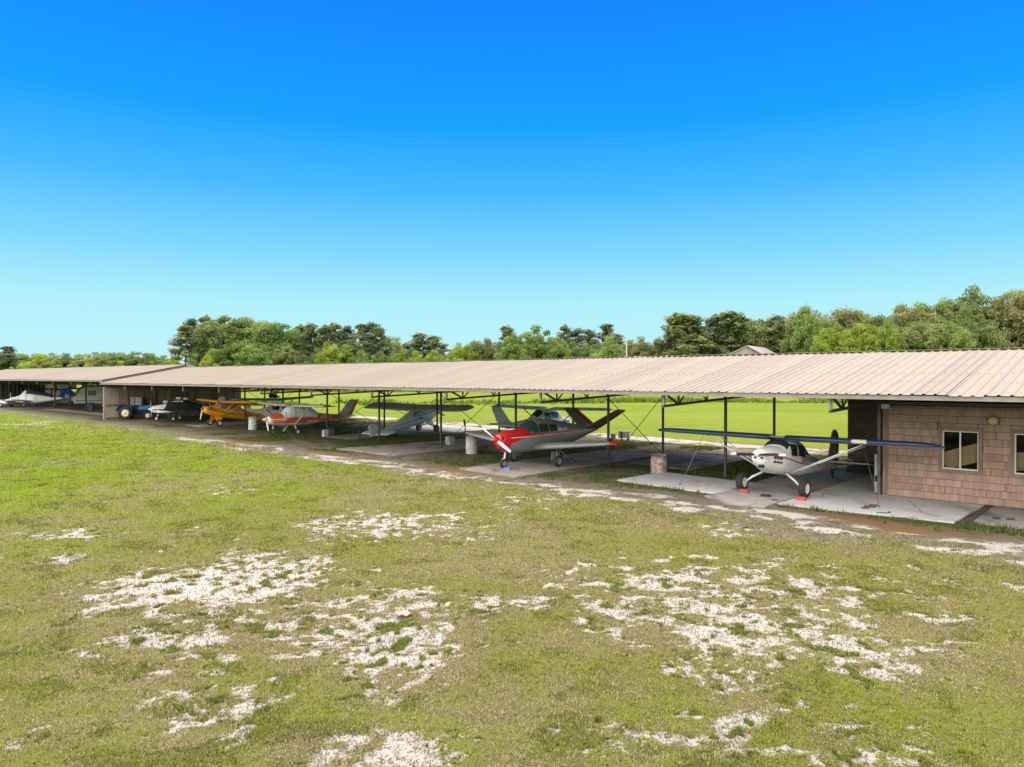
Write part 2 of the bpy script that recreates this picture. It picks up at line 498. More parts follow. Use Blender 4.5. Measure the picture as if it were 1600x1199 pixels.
def ground_material():
    m = bpy.data.materials.new('lawn_and_sand')
    m.use_nodes = True
    t = m.node_tree; N = t.nodes.new; L = t.links.new
    b = t.nodes['Principled BSDF']
    b.inputs['Roughness'].default_value = 0.95
    b.inputs['Specular IOR Level'].default_value = 0.1
    tc = N('ShaderNodeTexCoord')
    def attr(n):
        a = N('ShaderNodeAttribute'); a.attribute_name = n
        s = N('ShaderNodeSeparateColor'); L(a.outputs['Color'], s.inputs[0]); return s.outputs
    def noise(sc, det=5, rough=.6):
        n = N('ShaderNodeTexNoise'); n.inputs['Scale'].default_value = sc; n.inputs['Detail'].default_value = det
        n.inputs['Roughness'].default_value = rough
        L(tc.outputs['Object'], n.inputs['Vector']); return n.outputs['Fac']
    def rng(v, a, b_, c=0, d=1):
        r = N('ShaderNodeMapRange'); r.inputs[1].default_value = a; r.inputs[2].default_value = b_
        r.inputs[3].default_value = c; r.inputs[4].default_value = d
        L(v, r.inputs[0]); return r.outputs[0]
    def math_(op, a, b_):
        q = N('ShaderNodeMath'); q.operation = op
        for i, z in enumerate((a, b_)):
            if isinstance(z, (int, float)): q.inputs[i].default_value = z
            else: L(z, q.inputs[i])
        return q.outputs[0]
    def mixc(f, a, b_):
        x = N('ShaderNodeMix'); x.data_type = 'RGBA'
        for k, z in (('A', a), ('B', b_)):
            if isinstance(z, tuple): x.inputs[k].default_value = (*z, 1)
            else: L(z, x.inputs[k])
        if isinstance(f, (int, float)): x.inputs['Factor'].default_value = f
        else: L(f, x.inputs['Factor'])
        return x.outputs['Result']
    so_, gr = attr('soil'), attr('growth')
    fine = noise(26, 6, .7); mid = noise(6, 5, .65); big = noise(0.9, 4); vbig = noise(0.11, 4)
    olive = mixc(rng(fine, .35, .65), (0.104, 0.104, 0.030), (0.178, 0.185, 0.044))
    olive = mixc(rng(mid, .38, .66), olive, (0.122, 0.107, 0.052))
    dry = mixc(rng(fine, .35, .65), (0.148, 0.122, 0.063), (0.085, 0.063, 0.033))
    viv = mixc(rng(fine, .3, .7), (0.092, 0.155, 0.004), (0.137, 0.204, 0.006))
    viv = mixc(rng(big, .38, .64), viv, (0.115, 0.174, 0.007))
    # mown stripes of lighter and darker green in the open field
    mp = N('ShaderNodeMapping'); mp.inputs['Scale'].default_value = (0.012, 0.16, 1); mp.inputs['Rotation'].default_value = (0, 0, 0.03)
    L(tc.outputs['Object'], mp.inputs[0])
    ns = N('ShaderNodeTexNoise'); ns.inputs['Scale'].default_value = 1.0; ns.inputs['Detail'].default_value = 6; L(mp.outputs[0], ns.inputs['Vector'])
    viv = mixc(rng(ns.outputs['Fac'], .40, .66, 0, .75), viv, (0.159, 0.185, 0.022))
    mp3 = N('ShaderNodeMapping'); mp3.inputs['Scale'].default_value = (0.05, 0.32, 1); mp3.inputs['Rotation'].default_value = (0, 0, -0.05); L(tc.outputs['Object'], mp3.inputs[0])
    ns3 = N('ShaderNodeTexNoise'); ns3.inputs['Scale'].default_value = 1.0; ns3.inputs['Detail'].default_value = 8; ns3.inputs['Roughness'].default_value = .7; L(mp3.outputs[0], ns3.inputs['Vector'])
    viv = mixc(rng(ns3.outputs['Fac'], .46, .60, 0, .62), viv, (0.068, 0.125, 0.006))
    viv = mixc(rng(ns3.outputs['Fac'], .44, .34, 0, .5), viv, (0.185, 0.185, 0.040))
    shade_tint = mixc(rng(fine, .35, .65), (0.026, 0.044, 0.009), (0.063, 0.085, 0.022))  # roof shade painted into the grass colour
    shade_tint = mixc(rng(mid, .45, .7), shade_tint, (0.096, 0.081, 0.044))
    c = mixc(math_('MULTIPLY', gr[2], rng(mid, .3, .6, .35, .95)), olive, dry)
    mot = noise(1.7, 6, .7)
    viv = mixc(rng(mot, .46, .66, 0, .55), viv, (0.078, 0.122, 0.009))
    viv = mixc(rng(vbig, .45, .62, 0, .5), viv, (0.148, 0.163, 0.022))
    c = mixc(math_('MULTIPLY', gr[0], math_('MAXIMUM', rng(mot, .34, .60, .25, 1), rng(gr[0], .93, 1))), c, viv)
    mp2 = N('ShaderNodeMapping'); mp2.inputs['Scale'].default_value = (.30, .8, 1); L(tc.outputs['Object'], mp2.inputs[0])
    nb2 = N('ShaderNodeTexNoise'); nb2.inputs['Scale'].default_value = 1.0; nb2.inputs['Detail'].default_value = 9; nb2.inputs['Roughness'].default_value = .72; L(mp2.outputs[0], nb2.inputs['Vector'])
    c = mixc(math_('MULTIPLY', rng(nb2.outputs['Fac'], .52, .66, 0, .75), rng(gr[0], .95, .85)), c, dry)
    c = mixc(gr[1], c, shade_tint)
    earth = mixc(rng(mid, .35, .65), (0.10, 0.085, 0.068), (0.19, 0.168, 0.14))
    earth = mixc(rng(fine, .40, .66, 0, .7), earth, (0.07, 0.06, 0.045))
    earth = mixc(rng(noise(1.4, 6, .7), .50, .64, 0, .8), earth, (0.042, 0.036, 0.028))
    c = mixc(math_('MULTIPLY', so_[1], rng(fine, .25, .55, .6, 1)), c, earth)
    rust = mixc(rng(fine, .35, .65), (0.175, 0.095, 0.045), (0.11, 0.07, 0.04))
    c = mixc(so_[2], c, rust)
    sandc = mixc(rng(fine, .40, .62), (0.41, 0.40, 0.375), (0.305, 0.292, 0.262))
    sandc = mixc(rng(mid, .50, .72, 0, .5), sandc, (0.235, 0.21, 0.175))
    grit = noise(11, 6, .75)
    sf = math_('ADD', so_[0], math_('ADD', math_('MULTIPLY', math_('SUBTRACT', fine, .5), 2.0), math_('MULTIPLY', math_('SUBTRACT', grit, .5), 2.0)))
    c = mixc(rng(sf, .50, .66), c, sandc)
    L(c, b.inputs['Base Color'])
    bp = N('ShaderNodeBump'); bp.inputs['Strength'].default_value = 0.9; bp.inputs['Distance'].default_value = 0.05
    L(math_('ADD', fine, mid), bp.inputs['Height']); L(bp.outputs[0], b.inputs['Normal'])
    return m
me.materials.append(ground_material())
ground = link(bpy.data.objects.new('ground', me))
tag(ground, 'patchy yellow green lawn with white sand showing through', kind='structure')

# ---- grass blades over the near lawn: one mesh of bent blades, taller in clumps
def grass_blades(n, seed):
    r = np.random.default_rng(seed)
    y = 7.0 * (84 / 7.0) ** r.random(n * 2)              # more blades close by, where they can be told apart
    x = (r.random(n * 2) * 2 - 1) * y * 0.80 + (r.random(n * 2) - .5) * 8
    k = masks(x, y)
    mott = fbm(x * 1.3, y * 1.3, 3, 131)
    keep = (r.random(len(x)) > np.minimum(k['sand'] * 1.45 - .05, .955 - .10 * (k['n3'] > .58))) & (k['v'] < -7.2) & (r.random(len(x)) < np.clip(0.25 + 1.1 * k['n2'] - .35 * k['dirt'], 0, 1) * (1 - smooth(40, 84, y)))
    isl = (k['sand'] >= 0.42) & ((fbm(x * 2.8 + 40, y * 2.8, 2, 151) > 0.73) | (fbm(x * 5.1 + 40, y * 5.1, 2, 157) > 0.745)) & (k['v'] < -8)
    sel = (keep | isl)
    x, y = x[sel][:n], y[sel][:n]
    k = {q: z[sel][:n] for q, z in k.items()}
    isl = isl[sel][:n]; mott = mott[sel][:n]
    m_ = len(x)
    z = rise(y) + ((fbm(x * 3.1, y * 3.1, 3, 9) - .5) * .05 + (k['n3'] - .5) * .045) * k['near'] - 0.01
    sc = 0.6 + 0.035 * y                                   # blades stand for small bunches farther out
    clump = smooth(.52, .70, fbm(x * 1.6 + 9, y * 1.6, 3, 171))
    ln = (0.020 + 0.030 * r.random(m_) + 0.022 * clump) * sc + isl * 0.014
    wd = (0.007 + 0.007 * r.random(m_)) * sc
    az = r.random(m_) * 2 * PI
    lean = 0.55 + 0.75 * r.random(m_)
    dx, dy = np.cos(az) * np.sin(lean), np.sin(az) * np.sin(lean)
    dz = np.cos(lean)
    px, py = -np.sin(az), np.cos(az)
    co = np.empty((m_, 3, 3), dtype=np.float32)
    co[:, 0] = np.stack([x - px * wd, y - py * wd, z], 1)
    co[:, 1] = np.stack([x + px * wd, y + py * wd, z], 1)
    co[:, 2] = np.stack([x + dx * ln, y + dy * ln, z + dz * ln + .004], 1)
    g = np.array([(0.126, 0.141, 0.022), (0.207, 0.226, 0.041), (0.163, 0.200, 0.022), (0.281, 0.240, 0.141), (0.185, 0.148, 0.089)])
    t = r.random(m_)
    dryp = np.clip(k['dry'] * .60 + .01 + (mott - .5) * 1.6 + (fbm(x * .22, y * .22, 3, 191) - .5) * 2.0 + .12 * smooth(26, 12, y), 0, .94)
    col = np.where((t < .5)[:, None], g[0], g[1])
    col = np.where((r.random(m_) < k['vivid'] * 1.1)[:, None], np.array((0.159, 0.218, 0.010)), col)
    col = np.where((r.random(m_) < dryp)[:, None], np.where((t < .6)[:, None], g[3], g[4]), col)
    col = np.where((isl | ((clump > .75) & (r.random(m_) < .6)))[:, None], np.array((0.111, 0.137, 0.022)), col)
    col = np.where(((k['sand'] > .6) & ~isl)[:, None], np.where((t < .5)[:, None], np.array((0.155, 0.130, 0.074)), np.array((0.111, 0.104, 0.044))), col)
    col = col * (0.8 + 0.4 * r.random(m_))[:, None]
    me = bpy.data.meshes.new('grass')
    me.vertices.add(m_ * 3); me.vertices.foreach_set('co', co.ravel())
    me.loops.add(m_ * 3); me.loops.foreach_set('vertex_index', np.arange(m_ * 3, dtype=np.int32))
    me.polygons.add(m_); me.polygons.foreach_set('loop_start', np.arange(0, m_ * 3, 3, dtype=np.int32))
    me.update(calc_edges=True)
    a = me.attributes.new('tint', 'FLOAT_COLOR', 'POINT')
    cc = np.ones((m_, 3, 4), dtype=np.float32); cc[:, :, :3] = col[:, None, :]
    a.data.foreach_set('color', cc.ravel())
    return me

def tint_material(name, rough=.8, transl=.25):
    m = bpy.data.materials.new(name); m.use_nodes = True
    t = m.node_tree; b = t.nodes['Principled BSDF']
    a = t.nodes.new('ShaderNodeAttribute'); a.attribute_name = 'tint'
    t.links.new(a.outputs['Color'], b.inputs['Base Color'])
    b.inputs['Roughness'].default_value = rough
    b.inputs['Specular IOR Level'].default_value = .15
    tr = t.nodes.new('ShaderNodeBsdfTranslucent')
    t.links.new(a.outputs['Color'], tr.inputs[0])
    mx = t.nodes.new('ShaderNodeMixShader'); mx.inputs[0].default_value = transl
    t.links.new(b.outputs[0], mx.inputs[1]); t.links.new(tr.outputs[0], mx.inputs[2])
    t.links.new(mx.outputs[0], t.nodes['Material Output'].inputs['Surface'])
    return m
gm = grass_blades(1050000, 5)
gm.materials.append(tint_material('grass_blade'))
grass = link(bpy.data.objects.new('grass', gm))
tag(grass, 'short yellow green and straw grass of the open lawn', 'grass', kind='stuff')

# ---- concrete pads under the aircraft: each a slab of its own standing a little above the ground
def concrete(name, c1, c2, c3):
    m = bpy.data.materials.new(name); m.use_nodes = True
    t = m.node_tree; N = t.nodes.new; L = t.links.new
    b = t.nodes['Principled BSDF']; b.inputs['Roughness'].default_value = .85
    b.inputs['Specular IOR Level'].default_value = .25
    tc = N('ShaderNodeTexCoord')
    def nz(s, st=(1, 1, 1)):
        mp = N('ShaderNodeMapping'); mp.inputs['Scale'].default_value = st; L(tc.outputs['Object'], mp.inputs[0])
        n = N('ShaderNodeTexNoise'); n.inputs['Scale'].default_value = s; n.inputs['Detail'].default_value = 7; n.inputs['Roughness'].default_value = .65
        L(mp.outputs[0], n.inputs['Vector']); return n.outputs['Fac']
    def rg(v, a, b_):
        r = N('ShaderNodeMapRange'); r.inputs[1].default_value = a; r.inputs[2].default_value = b_; L(v, r.inputs[0]); return r.outputs[0]
    def mx(f, a, b_):
        x = N('ShaderNodeMix'); x.data_type = 'RGBA'; L(f, x.inputs['Factor'])
        for k, z in (('A', a), ('B', b_)):
            if isinstance(z, tuple): x.inputs[k].default_value = (*z, 1)
            else: L(z, x.inputs[k])
        return x.outputs['Result']
    c = mx(rg(nz(.9), .36, .62), c1, c2)
    c = mx(rg(nz(.8, (1.0, .35, 1)), .53, .68), c, c3)
    c = mx(rg(nz(2.6), .60, .70), c, tuple(q * .8 for q in c3))
    vo = N('ShaderNodeTexVoronoi'); vo.feature = 'DISTANCE_TO_EDGE'; vo.inputs['Scale'].default_value = .32; L(tc.outputs['Object'], vo.inputs['Vector'])
    ck = N('ShaderNodeMath'); ck.operation = 'MULTIPLY'; L(rg(vo.outputs['Distance'], .007, .003), ck.inputs[0]); L(rg(nz(.7), .48, .56), ck.inputs[1])
    c = mx(ck.outputs[0], c, (.06, .055, .045))
    c = mx(rg(nz(14), .55, .75), c, tuple(q * .75 for q in c2))
    L(c, b.inputs['Base Color'])
    bp = N('ShaderNodeBump'); bp.inputs['Strength'].default_value = .3; bp.inputs['Distance'].default_value = .01
    L(nz(30), bp.inputs['Height']); L(bp.outputs[0], b.inputs['Normal'])
    return m
CW = concrete('white_concrete', (0.437, 0.437, 0.425), (0.382, 0.378, 0.367), (0.265, 0.254, 0.234))
CG = concrete('grey_concrete', (0.312, 0.300, 0.281), (0.218, 0.207, 0.187), (0.078, 0.072, 0.062))
CD = concrete('stained_concrete', (0.265, 0.242, 0.211), (0.195, 0.172, 0.144), (0.094, 0.078, 0.066))
CX = concrete('dark_concrete', (0.148, 0.125, 0.098), (0.101, 0.084, 0.066), (0.062, 0.051, 0.039))

def pad(poly, m, top=0.045, name='concrete_pad', label=None):
    """poly: (u, v) corners"""
    mb = MB()
    pts = []
    # subdivide the outline so the edge is a little ragged
    n = len(poly)
    for i in range(n):
        a = np.array(poly[i]); b = np.array(poly[(i + 1) % n])
        k = max(1, int(np.linalg.norm(b - a) / .8))
        for j in range(k):
            p = a + (b - a) * j / k
            if j: p = p + RNG.normal(0, .025, 2)
            pts.append(p)
    if sum(p[0] * q[1] - q[0] * p[1] for p, q in zip(pts, pts[1:] + pts[:1])) > 0:
        pts = pts[::-1]                                    # (u, v) is a mirrored frame
    tv = []; bv = []
    for p in pts:
        x, y = uv(*p); z = float(rise(y))
        tv.append((x, y, z + top)); bv.append((x, y, z - .12))
    k = len(pts)
    mb.add(tv + bv, [tuple(range(k))] + [(i, i + k, (i + 1) % k + k, (i + 1) % k) for i in range(k)])
    o = mb.build(name, m)
    return tag(o, label, kind='structure')
pad([(2.85, -4.0), (2.8, -.5), (-1.75, -.95), (-1.85, -4.4)], CW, .05, label='white concrete apron strip left of the white taildragger')
pad([(-1.77, -5.2), (-1.72, -.95), (-1.2, 5.2), (-4.3, 5.2), (-4.3, -5.9), (-3.0, -6.1)], CG, .046)
pad([(-4.34, -5.0), (-4.34, 5.2), (-6.33, 5.2), (-6.33, -.62), (-9.55, -.62), (-9.45, -4.55)], CW, .048)
pad([(-9.85, -4.2), (-9.85, -.62), (-20, -.62), (-20, -4.0)], CG, .05, name='walkway')
pad([(2.15, 1.1), (3.75, 1.1), (3.75, 8.0), (2.15, 8.0)], CD, .045)
pad([(1.9, 8.1), (5.6, 8.1), (5.6, 11.6), (1.9, 11.6)], CD, .05)
pad([(3.8, 1.4), (6.1, 1.6), (5.9, 7.6), (3.8, 7.9)], CX, .03)
pad([(6.5, -6.2), (10.4, -5.9), (10.5, 5.4), (6.9, 6.3)], CD, .05)
pad([(17.1, -4.4), (22.6, -4.5), (21.5, 6.0), (17.4, 6.0)], CD, .05)
pad([(13.0, 1.0), (16.9, 1.0), (16.9, 9.5), (13.2, 9.5)], CX, .035)
pad([(27.0, -.5), (30.1, -.5), (30.4, 8.0), (27.6, 8.0)], CD, .05)
pad([(25.6, 8.1), (32.5, 8.1), (32.5, 12.2), (25.6, 12.0)], CW, .045)
pad([(44.6, -2.8), (47.6, -2.8), (47.6, 6), (44.6, 6)], CD, .05)
pad([(62, -2.5), (90, -2.5), (90, -.8), (62, -.8)], CD, .045)
# ------------------------------------------------------------------ the long open hangar
VE, VB, VR = -5.4, 10.4, 2.5            # front eave, back eave, ridge (across the row)
UEND = 60.0                             # far end of the near roof
def u_at(px, v):
    t = (px - 800) / 1130
    A = ORG + v * DV
    return (t * A[1] - A[0]) / (DU[0] - t * DU[1])

def roof_mat():
    m = bpy.data.materials.new('weathered_roof_sheet'); m.use_nodes = True
    t = m.node_tree; N = t.nodes.new; L = t.links.new
    b = t.nodes['Principled BSDF']; b.inputs['Roughness'].default_value = .55
    b.inputs['Specular IOR Level'].default_value = .35
    tc = N('ShaderNodeTexCoord'); oi = N('ShaderNodeObjectInfo')
    of = N('ShaderNodeVectorMath'); of.operation = 'ADD'
    ml = N('ShaderNodeMath'); ml.operation = 'MULTIPLY'; ml.inputs[1].default_value = 91.0
    L(oi.outputs['Random'], ml.inputs[0]); L(tc.outputs['Object'], of.inputs[0]); L(ml.outputs[0], of.inputs[1])
    def nz(s, st):
        mp = N('ShaderNodeMapping'); mp.inputs['Scale'].default_value = st; L(of.outputs[0], mp.inputs[0])
        n = N('ShaderNodeTexNoise'); n.inputs['Scale'].default_value = s; n.inputs['Detail'].default_value = 6; n.inputs['Roughness'].default_value = .6
        L(mp.outputs[0], n.inputs['Vector']); return n.outputs['Fac']
    def rg(v, a, b_, c=0, d=1):
        r = N('ShaderNodeMapRange'); r.inputs[1].default_value = a; r.inputs[2].default_value = b_; r.inputs[3].default_value = c; r.inputs[4].default_value = d
        L(v, r.inputs[0]); return r.outputs[0]
    def mx(f, a, b_):
        x = N('ShaderNodeMix'); x.data_type = 'RGBA'
        if isinstance(f, float): x.inputs['Factor'].default_value = f
        else: L(f, x.inputs['Factor'])
        for k, z in (('A', a), ('B', b_)):
            if isinstance(z, tuple): x.inputs[k].default_value = (*z, 1)
            else: L(z, x.inputs[k])
        return x.outputs['Result']
    def mt(op, a, b_):
        q = N('ShaderNodeMath'); q.operation = op
        for i, z in enumerate((a, b_)):
            if isinstance(z, (int, float)): q.inputs[i].default_value = z
            else: L(z, q.inputs[i])
        return q.outputs[0]
    streak = nz(2.2, (4.0, .22, 1))
    c = mx(rg(streak, .36, .66), (0.213, 0.177, 0.124), (0.191, 0.166, 0.127))
    c = mx(rg(nz(1.1, (1, 1, 1)), .45, .75, 0, .6), c, (0.217, 0.185, 0.143))
    sx = N('ShaderNodeSeparateXYZ'); L(tc.outputs['Object'], sx.inputs[0])
    # chalky grey band where the paint has worn off along one edge of each sheet
    band = rg(mt('ADD', sx.outputs['X'], mt('MULTIPLY', mt('SUBTRACT', streak, .5), .35)), .26, .10)
    c = mx(mt('MULTIPLY', band, rg(nz(3, (1, .3, 1)), .3, .55, .45, .95)), c, (0.169, 0.162, 0.145))
    hv = N('ShaderNodeHueSaturation'); L(c, hv.inputs['Color'])
    L(rg(oi.outputs['Random'], 0, 1, .90, 1.08), hv.inputs['Value'])
    # unpainted zinc underside, made pale to bounce fill light below the roof
    ge = N('ShaderNodeNewGeometry')
    L(mx(ge.outputs['Backfacing'], hv.outputs[0], (0.52, 0.52, 0.50)), b.inputs['Base Color'])
    return m
ROOF = roof_mat()
RUSTDOT = mat('rust_stain', (0.16, 0.09, 0.05), .8)
ROOFDK = mat('roof_underside', (0.22, 0.21, 0.19), .6)

PW_ = 0.914
def slope_panel(he, hr, v0=VE, v1=VR, screws=True):
    """one ribbed roof sheet, eave to ridge, local x along the row"""
    mb = MB()
    prof = []
    for c in (0.0, .305, .61):
        prof += [(c - .055, 0), (c - .022, .034), (c + .022, .034), (c + .055, 0)]
    prof.append((.914 - .056, 0))
    n = len(prof)
    vs = []
    for v, z in ((v0 - .10, he - .10 * (hr - he) / (v1 - v0)), ((v0 + v1) / 2, (he + hr) / 2 - .006), (v1, hr)):
        vs += [(x, v, z + h) for x, h in prof]
    fs = [(i + k * n, i + 1 + k * n, i + 1 + (k + 1) * n, i + (k + 1) * n) for k in range(2) for i in range(n - 1)]
    mb.add(vs, fs, 0)
    if screws:
        sl_ = (hr - he) / (v1 - v0)
        r = random.Random(4)
        for j in range(6):
            v = v0 + .35 + j * (v1 - v0 - .6) / 5
            for x in (.15, .455, .76):
                q = .026 + .016 * r.random()
                ring = [(x + q * math.cos(a), v + q * 1.2 * math.sin(a), he + sl_ * (v + q * 1.2 * math.sin(a) - v0) + .004) for a in [k * PI / 3 for k in range(6)]]
                mb.add(ring, [tuple(range(6))], 1)
    return mb

def web_list(ze, zr, zb):
    def top(v): return ze + (zr - ze) * (1 - abs(v - VR) / (VR - VE)) - .12
    def bot(v): return zb + .28 * (1 - abs(v - VR) / (VR - VE))
    w_ = []
    for s in (1, -1):
        def p(v, f): 
            q = VR + s * (v - VR)
            return (0, q, f(q))
        w_ += [((p(-5.08, top)), p(-3.95, bot), .075), (p(-3.95, bot), p(-3.95, top), .06), (p(-3.95, bot), p(-2.75, top), .05), (p(-2.75, top), p(-1.7, bot), .04),
               (p(-1.9, top), p(-1.7, bot), .035), (p(-1.7, bot), p(-.95, top), .04), (p(-.95, top), p(-.02, bot), .075), (p(0, bot), p(.35, top), .05), (p(.35, top), p(1.25, bot), .04), (p(1.25, bot), p(2.46, top), .04)]
    return w_, top, bot

def hangar(name, u0, u1, he, hr, zb, label, truss_us, detail=True):
    root = empty(name, (ORG[0], ORG[1], 0), (0, 0, ROWROT), label, 'hangar')
    # sheets of the front slope
    src = None
    k = 0
    x = -u1
    while x < -u0 - .01:
        dz = random.uniform(-.010, .010)
        if src is None:
            src = slope_panel(he, hr).build('roof_panel', [ROOF, RUSTDOT], root, (x, 0, dz)); o = src
        else:
            o = child_copy(src, root, (x, 0, dz))
        o.rotation_euler = (random.uniform(-.0018, .0018), 0, 0)
        x += PW_; k += 1
    xe = x
    # back slope: ribbed sheets seen by nobody, one part
    mb = MB()
    q = -u1; n = 0; vs = []
    while q < xe - .3:
        for c, h in ((-.055, 0), (-.022, .034), (.022, .034), (.055, 0)):
            vs += [(q + c, VR, hr + h), (q + c, VB + .1, he + h - .02)]
        q += .305
    mb.add(vs, [(i * 2, i * 2 + 2, i * 2 + 3, i * 2 + 1) for i in range(len(vs) // 2 - 1)])
    mb.build('back_roof_slope', ROOF, root)
    # ridge cap
    mb = MB()
    L_ = xe + u1
    mb.box(-u1, xe - .06, VR - .16, VR + .16, hr + .028, hr + .046, 0)
    mb.build('ridge_cap', ROOF, root)
    mb = MB(); mb.box(-u1, xe - .06, VE - .03, VE + .03, he - .17, he - .035)
    mb.build('eave_fascia', M['fascia'], root)
    mb = MB(); mb.box(-u1, xe - .06, VB - .03, VB + .03, he - .22, he - .05)
    mb.build('eave_fascia', M['fascia'], root)
    # purlins under the sheets
    psrc = None
    for j in range(5):
        v = VE + 1.3 + j * 1.45
        z = he + (hr - he) * (v - VE) / (VR - VE)
        if psrc is None:
            psrc = MB().box(-u1 + .1, xe - .16, -.03, .03, -.13, -.02).build('purlin', M['galv'], root, (0, v, z))
        else:
            child_copy(psrc, root, (0, v, z))
    web, top, bot = web_list(he, hr, zb)
    mb = MB()
    for s in (1, -1):
        e = VR - s * (VR + 5.1)
        mb.bar((0, e, bot(e)), (0, VR - s * .001, bot(VR)), .09, .09, 0)
        mb.bar((0, e, top(e)), (0, VR - s * .001, top(VR)), .09, .08, 0)
        mb.bar((0, e + s * .045, bot(e) + .03), (0, e + s * .045, top(e) - .02), .088, .086, 1)  # end vertical in the paler metal: sunlight on it put into the colour
    tsrc = mb.build('truss', [M['post'], M['galv']], root, (-truss_us[0], 0, 0))
    wsrc = []
    for a, b, th in web:
        wsrc.append(MB().bar(a, b, th, th * .8, 0, up=(1, 0, 0)).build('web_member', M['post'], tsrc))
    for u in truss_us[1:]:
        t = child_copy(tsrc, root, (-u, 0, 0))
        for ws in wsrc: child_copy(ws, t)
    return root, bot

TUS = [-6.1 + 6.1 * k for k in range(0, 11)]
hangar1, botf = hangar('open_hangar', -27, UEND, 3.80, 5.32, 3.20, 'long open hangar with tan ribbed metal roof on thin dark steel posts', [-18.3, -12.2] + TUS)
# posts: two rows
def post_mesh(h, z0, w_=.105):
    mb = MB()
    mb.cbox((0, 0, (h + z0) / 2), (w_, w_, h - z0), 0, .012)
    mb.cbox((0, 0, z0 + .012 + .05), (w_ + .1, w_ + .1, .02), 0)
    return mb
for u in TUS:
    for v in (0.0, 5.05):
        if u < -6 and v < 1: continue
        z0 = gz(u, v)
        post_mesh(botf(v) - .045, z0).build('post', M['post'], hangar1, (-u, v, 0))
# crossed rods every second bay
for u in (6.1, 18.3, 30.5, 42.7):
    z0 = gz(u, 2)
    for a, b in (((0, .07, 3.22), (0, 4.97, z0 + .15)), ((0.03, 4.97, 3.3), (0.03, .07, z0 + .15))):
        MB().tube([a, b], .017, 6).build('brace_rod', M['cable'], hangar1, (-u, 0, 0))

hangar2, botf2 = hangar('far_hangar', UEND + .12, 131, 4.06, 5.62, 3.50, 'farther hangar roofed with pale metal, standing a step higher beyond the board wall', [UEND + 4 + 6.1 * k for k in range(11)])
for k in range(11):
    u = UEND + 4 + 6.1 * k
    for v in (0.0, 5.05):
        post_mesh(botf2(v) - .045, .32, .15).build('post', M['post'], hangar2, (-u, v, 0))
# end boards of the higher roof, seen above the lower one
mb = MB()
for s, e in ((1, VE - .08), (-1, VB + .08)):
    a = -UEND - .10
    za, zb_ = 4.02 - .02, 5.62 + .03
    vs = [(a, e, za - .42), (a, e, za), (a, VR, zb_), (a, VR, zb_ - .42)]
    vs2 = [(p[0] + .04, p[1], p[2]) for p in vs]
    mb.add(vs + vs2, [(0, 1, 2, 3), (7, 6, 5, 4), (0, 4, 5, 1), (1, 5, 6, 2), (2, 6, 7, 3), (3, 7, 4, 0)])
mb.build('gable_end_trim', mat('gable_trim', (0.27, 0.24, 0.21), .7, var=.2), hangar2)

# ---- board wall that closes the far end of the near hangar
wall = empty('board_wall', (ORG[0], ORG[1], 0), (0, 0, ROWROT), 'weathered brown board wall closing the far end of the near hangar', 'wall')
BOARD = mat('weathered_boards', (0.27, 0.215, 0.165), .85, var=.35, vscale=2.5, stretch=(6, 6, .25), rnd=.28, bump=.4, bscale=20)
BOARDDK = mat('board_rail', (0.09, 0.07, 0.055), .85)
x0 = -UEND + .25
bsrc = []
for k in range(3):
    bsrc.append(MB().box(0, .03 + .006 * k, 0, .262, 0, 3.02 - .03 * k).build('plank', BOARD, wall, (x0, -5.1 + .28 * k, .30)))
v = -5.1 + .84; k = 0
while v < 8.3:
    child_copy(random.choice(bsrc), wall, (x0 + (0 if v < .6 else -.35) + random.uniform(-.008, .012), v, .28 + random.uniform(0, .05)))
    v += .28
MB().box(x0 + .05, x0 + .12, -5.1, .5, 1.62, 1.74).build('rail', BOARDDK, wall)
MB().box(x0 + .05, x0 + .12, -5.1, .5, .42, .52).build('rail', BOARDDK, wall)
MB().box(x0 - .45, x0 - .36, .55, 8.4, .30, 4.75).build('backing', BOARDDK, wall)
MB().box(x0 - .06, x0 - .005, -5.1, .45, .30, 3.72).build('backing', BOARDDK, wall)
MB().box(x0 - .1, x0 + .08, -5.28, -5.12, .25, 3.4).build('corner_post', mat('corner_post', (0.22, 0.21, 0.2), .8), wall)
for vv_ in (-3.2, -.6, 2.4, 5.4):
    MB().box(x0 + .06, x0 + .15, vv_, vv_ + .09, .3, 3.35).build('stud', BOARDDK, wall)

# ---- the shingled office under the near end of the roof
office = empty('shingled_office', (ORG[0], ORG[1], 0), (0, 0, ROWROT), 'brown shingle sided office with white framed sliding windows under the roof end', 'building')
def shingle_mat():
    m = mat('brown_shingle', (0.33, 0.225, 0.165), .85, var=.30, vscale=1.1, stretch=(7, 7, .8), rnd=.11, bump=.5, bscale=40)
    return m
SHG = shingle_mat()
BUTT = mat('dark_butt_edge', (.05, .035, .028), .9)  # darker colour for the bottom face of each shingle
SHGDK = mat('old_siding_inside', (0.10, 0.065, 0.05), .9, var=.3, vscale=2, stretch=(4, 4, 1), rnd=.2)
TRIM = mat('brown_trim', (0.21, 0.145, 0.11), .75, var=.25, vscale=5, stretch=(1, 1, .3))
FRAMEW = mat('window_frame_white', (0.55, 0.55, 0.53), .45)
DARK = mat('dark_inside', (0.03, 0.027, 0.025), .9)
WV = -.60                                   # front wall
XL, XRr = 6.45, 19.6                         # left corner and right end (local x = -u)
HT = 3.30
WIN = [(8.30, 9.36, 1.15, 2.47), (10.36, 11.42, 1.15, 2.47), (13.4, 14.5, 1.15, 2.47)]
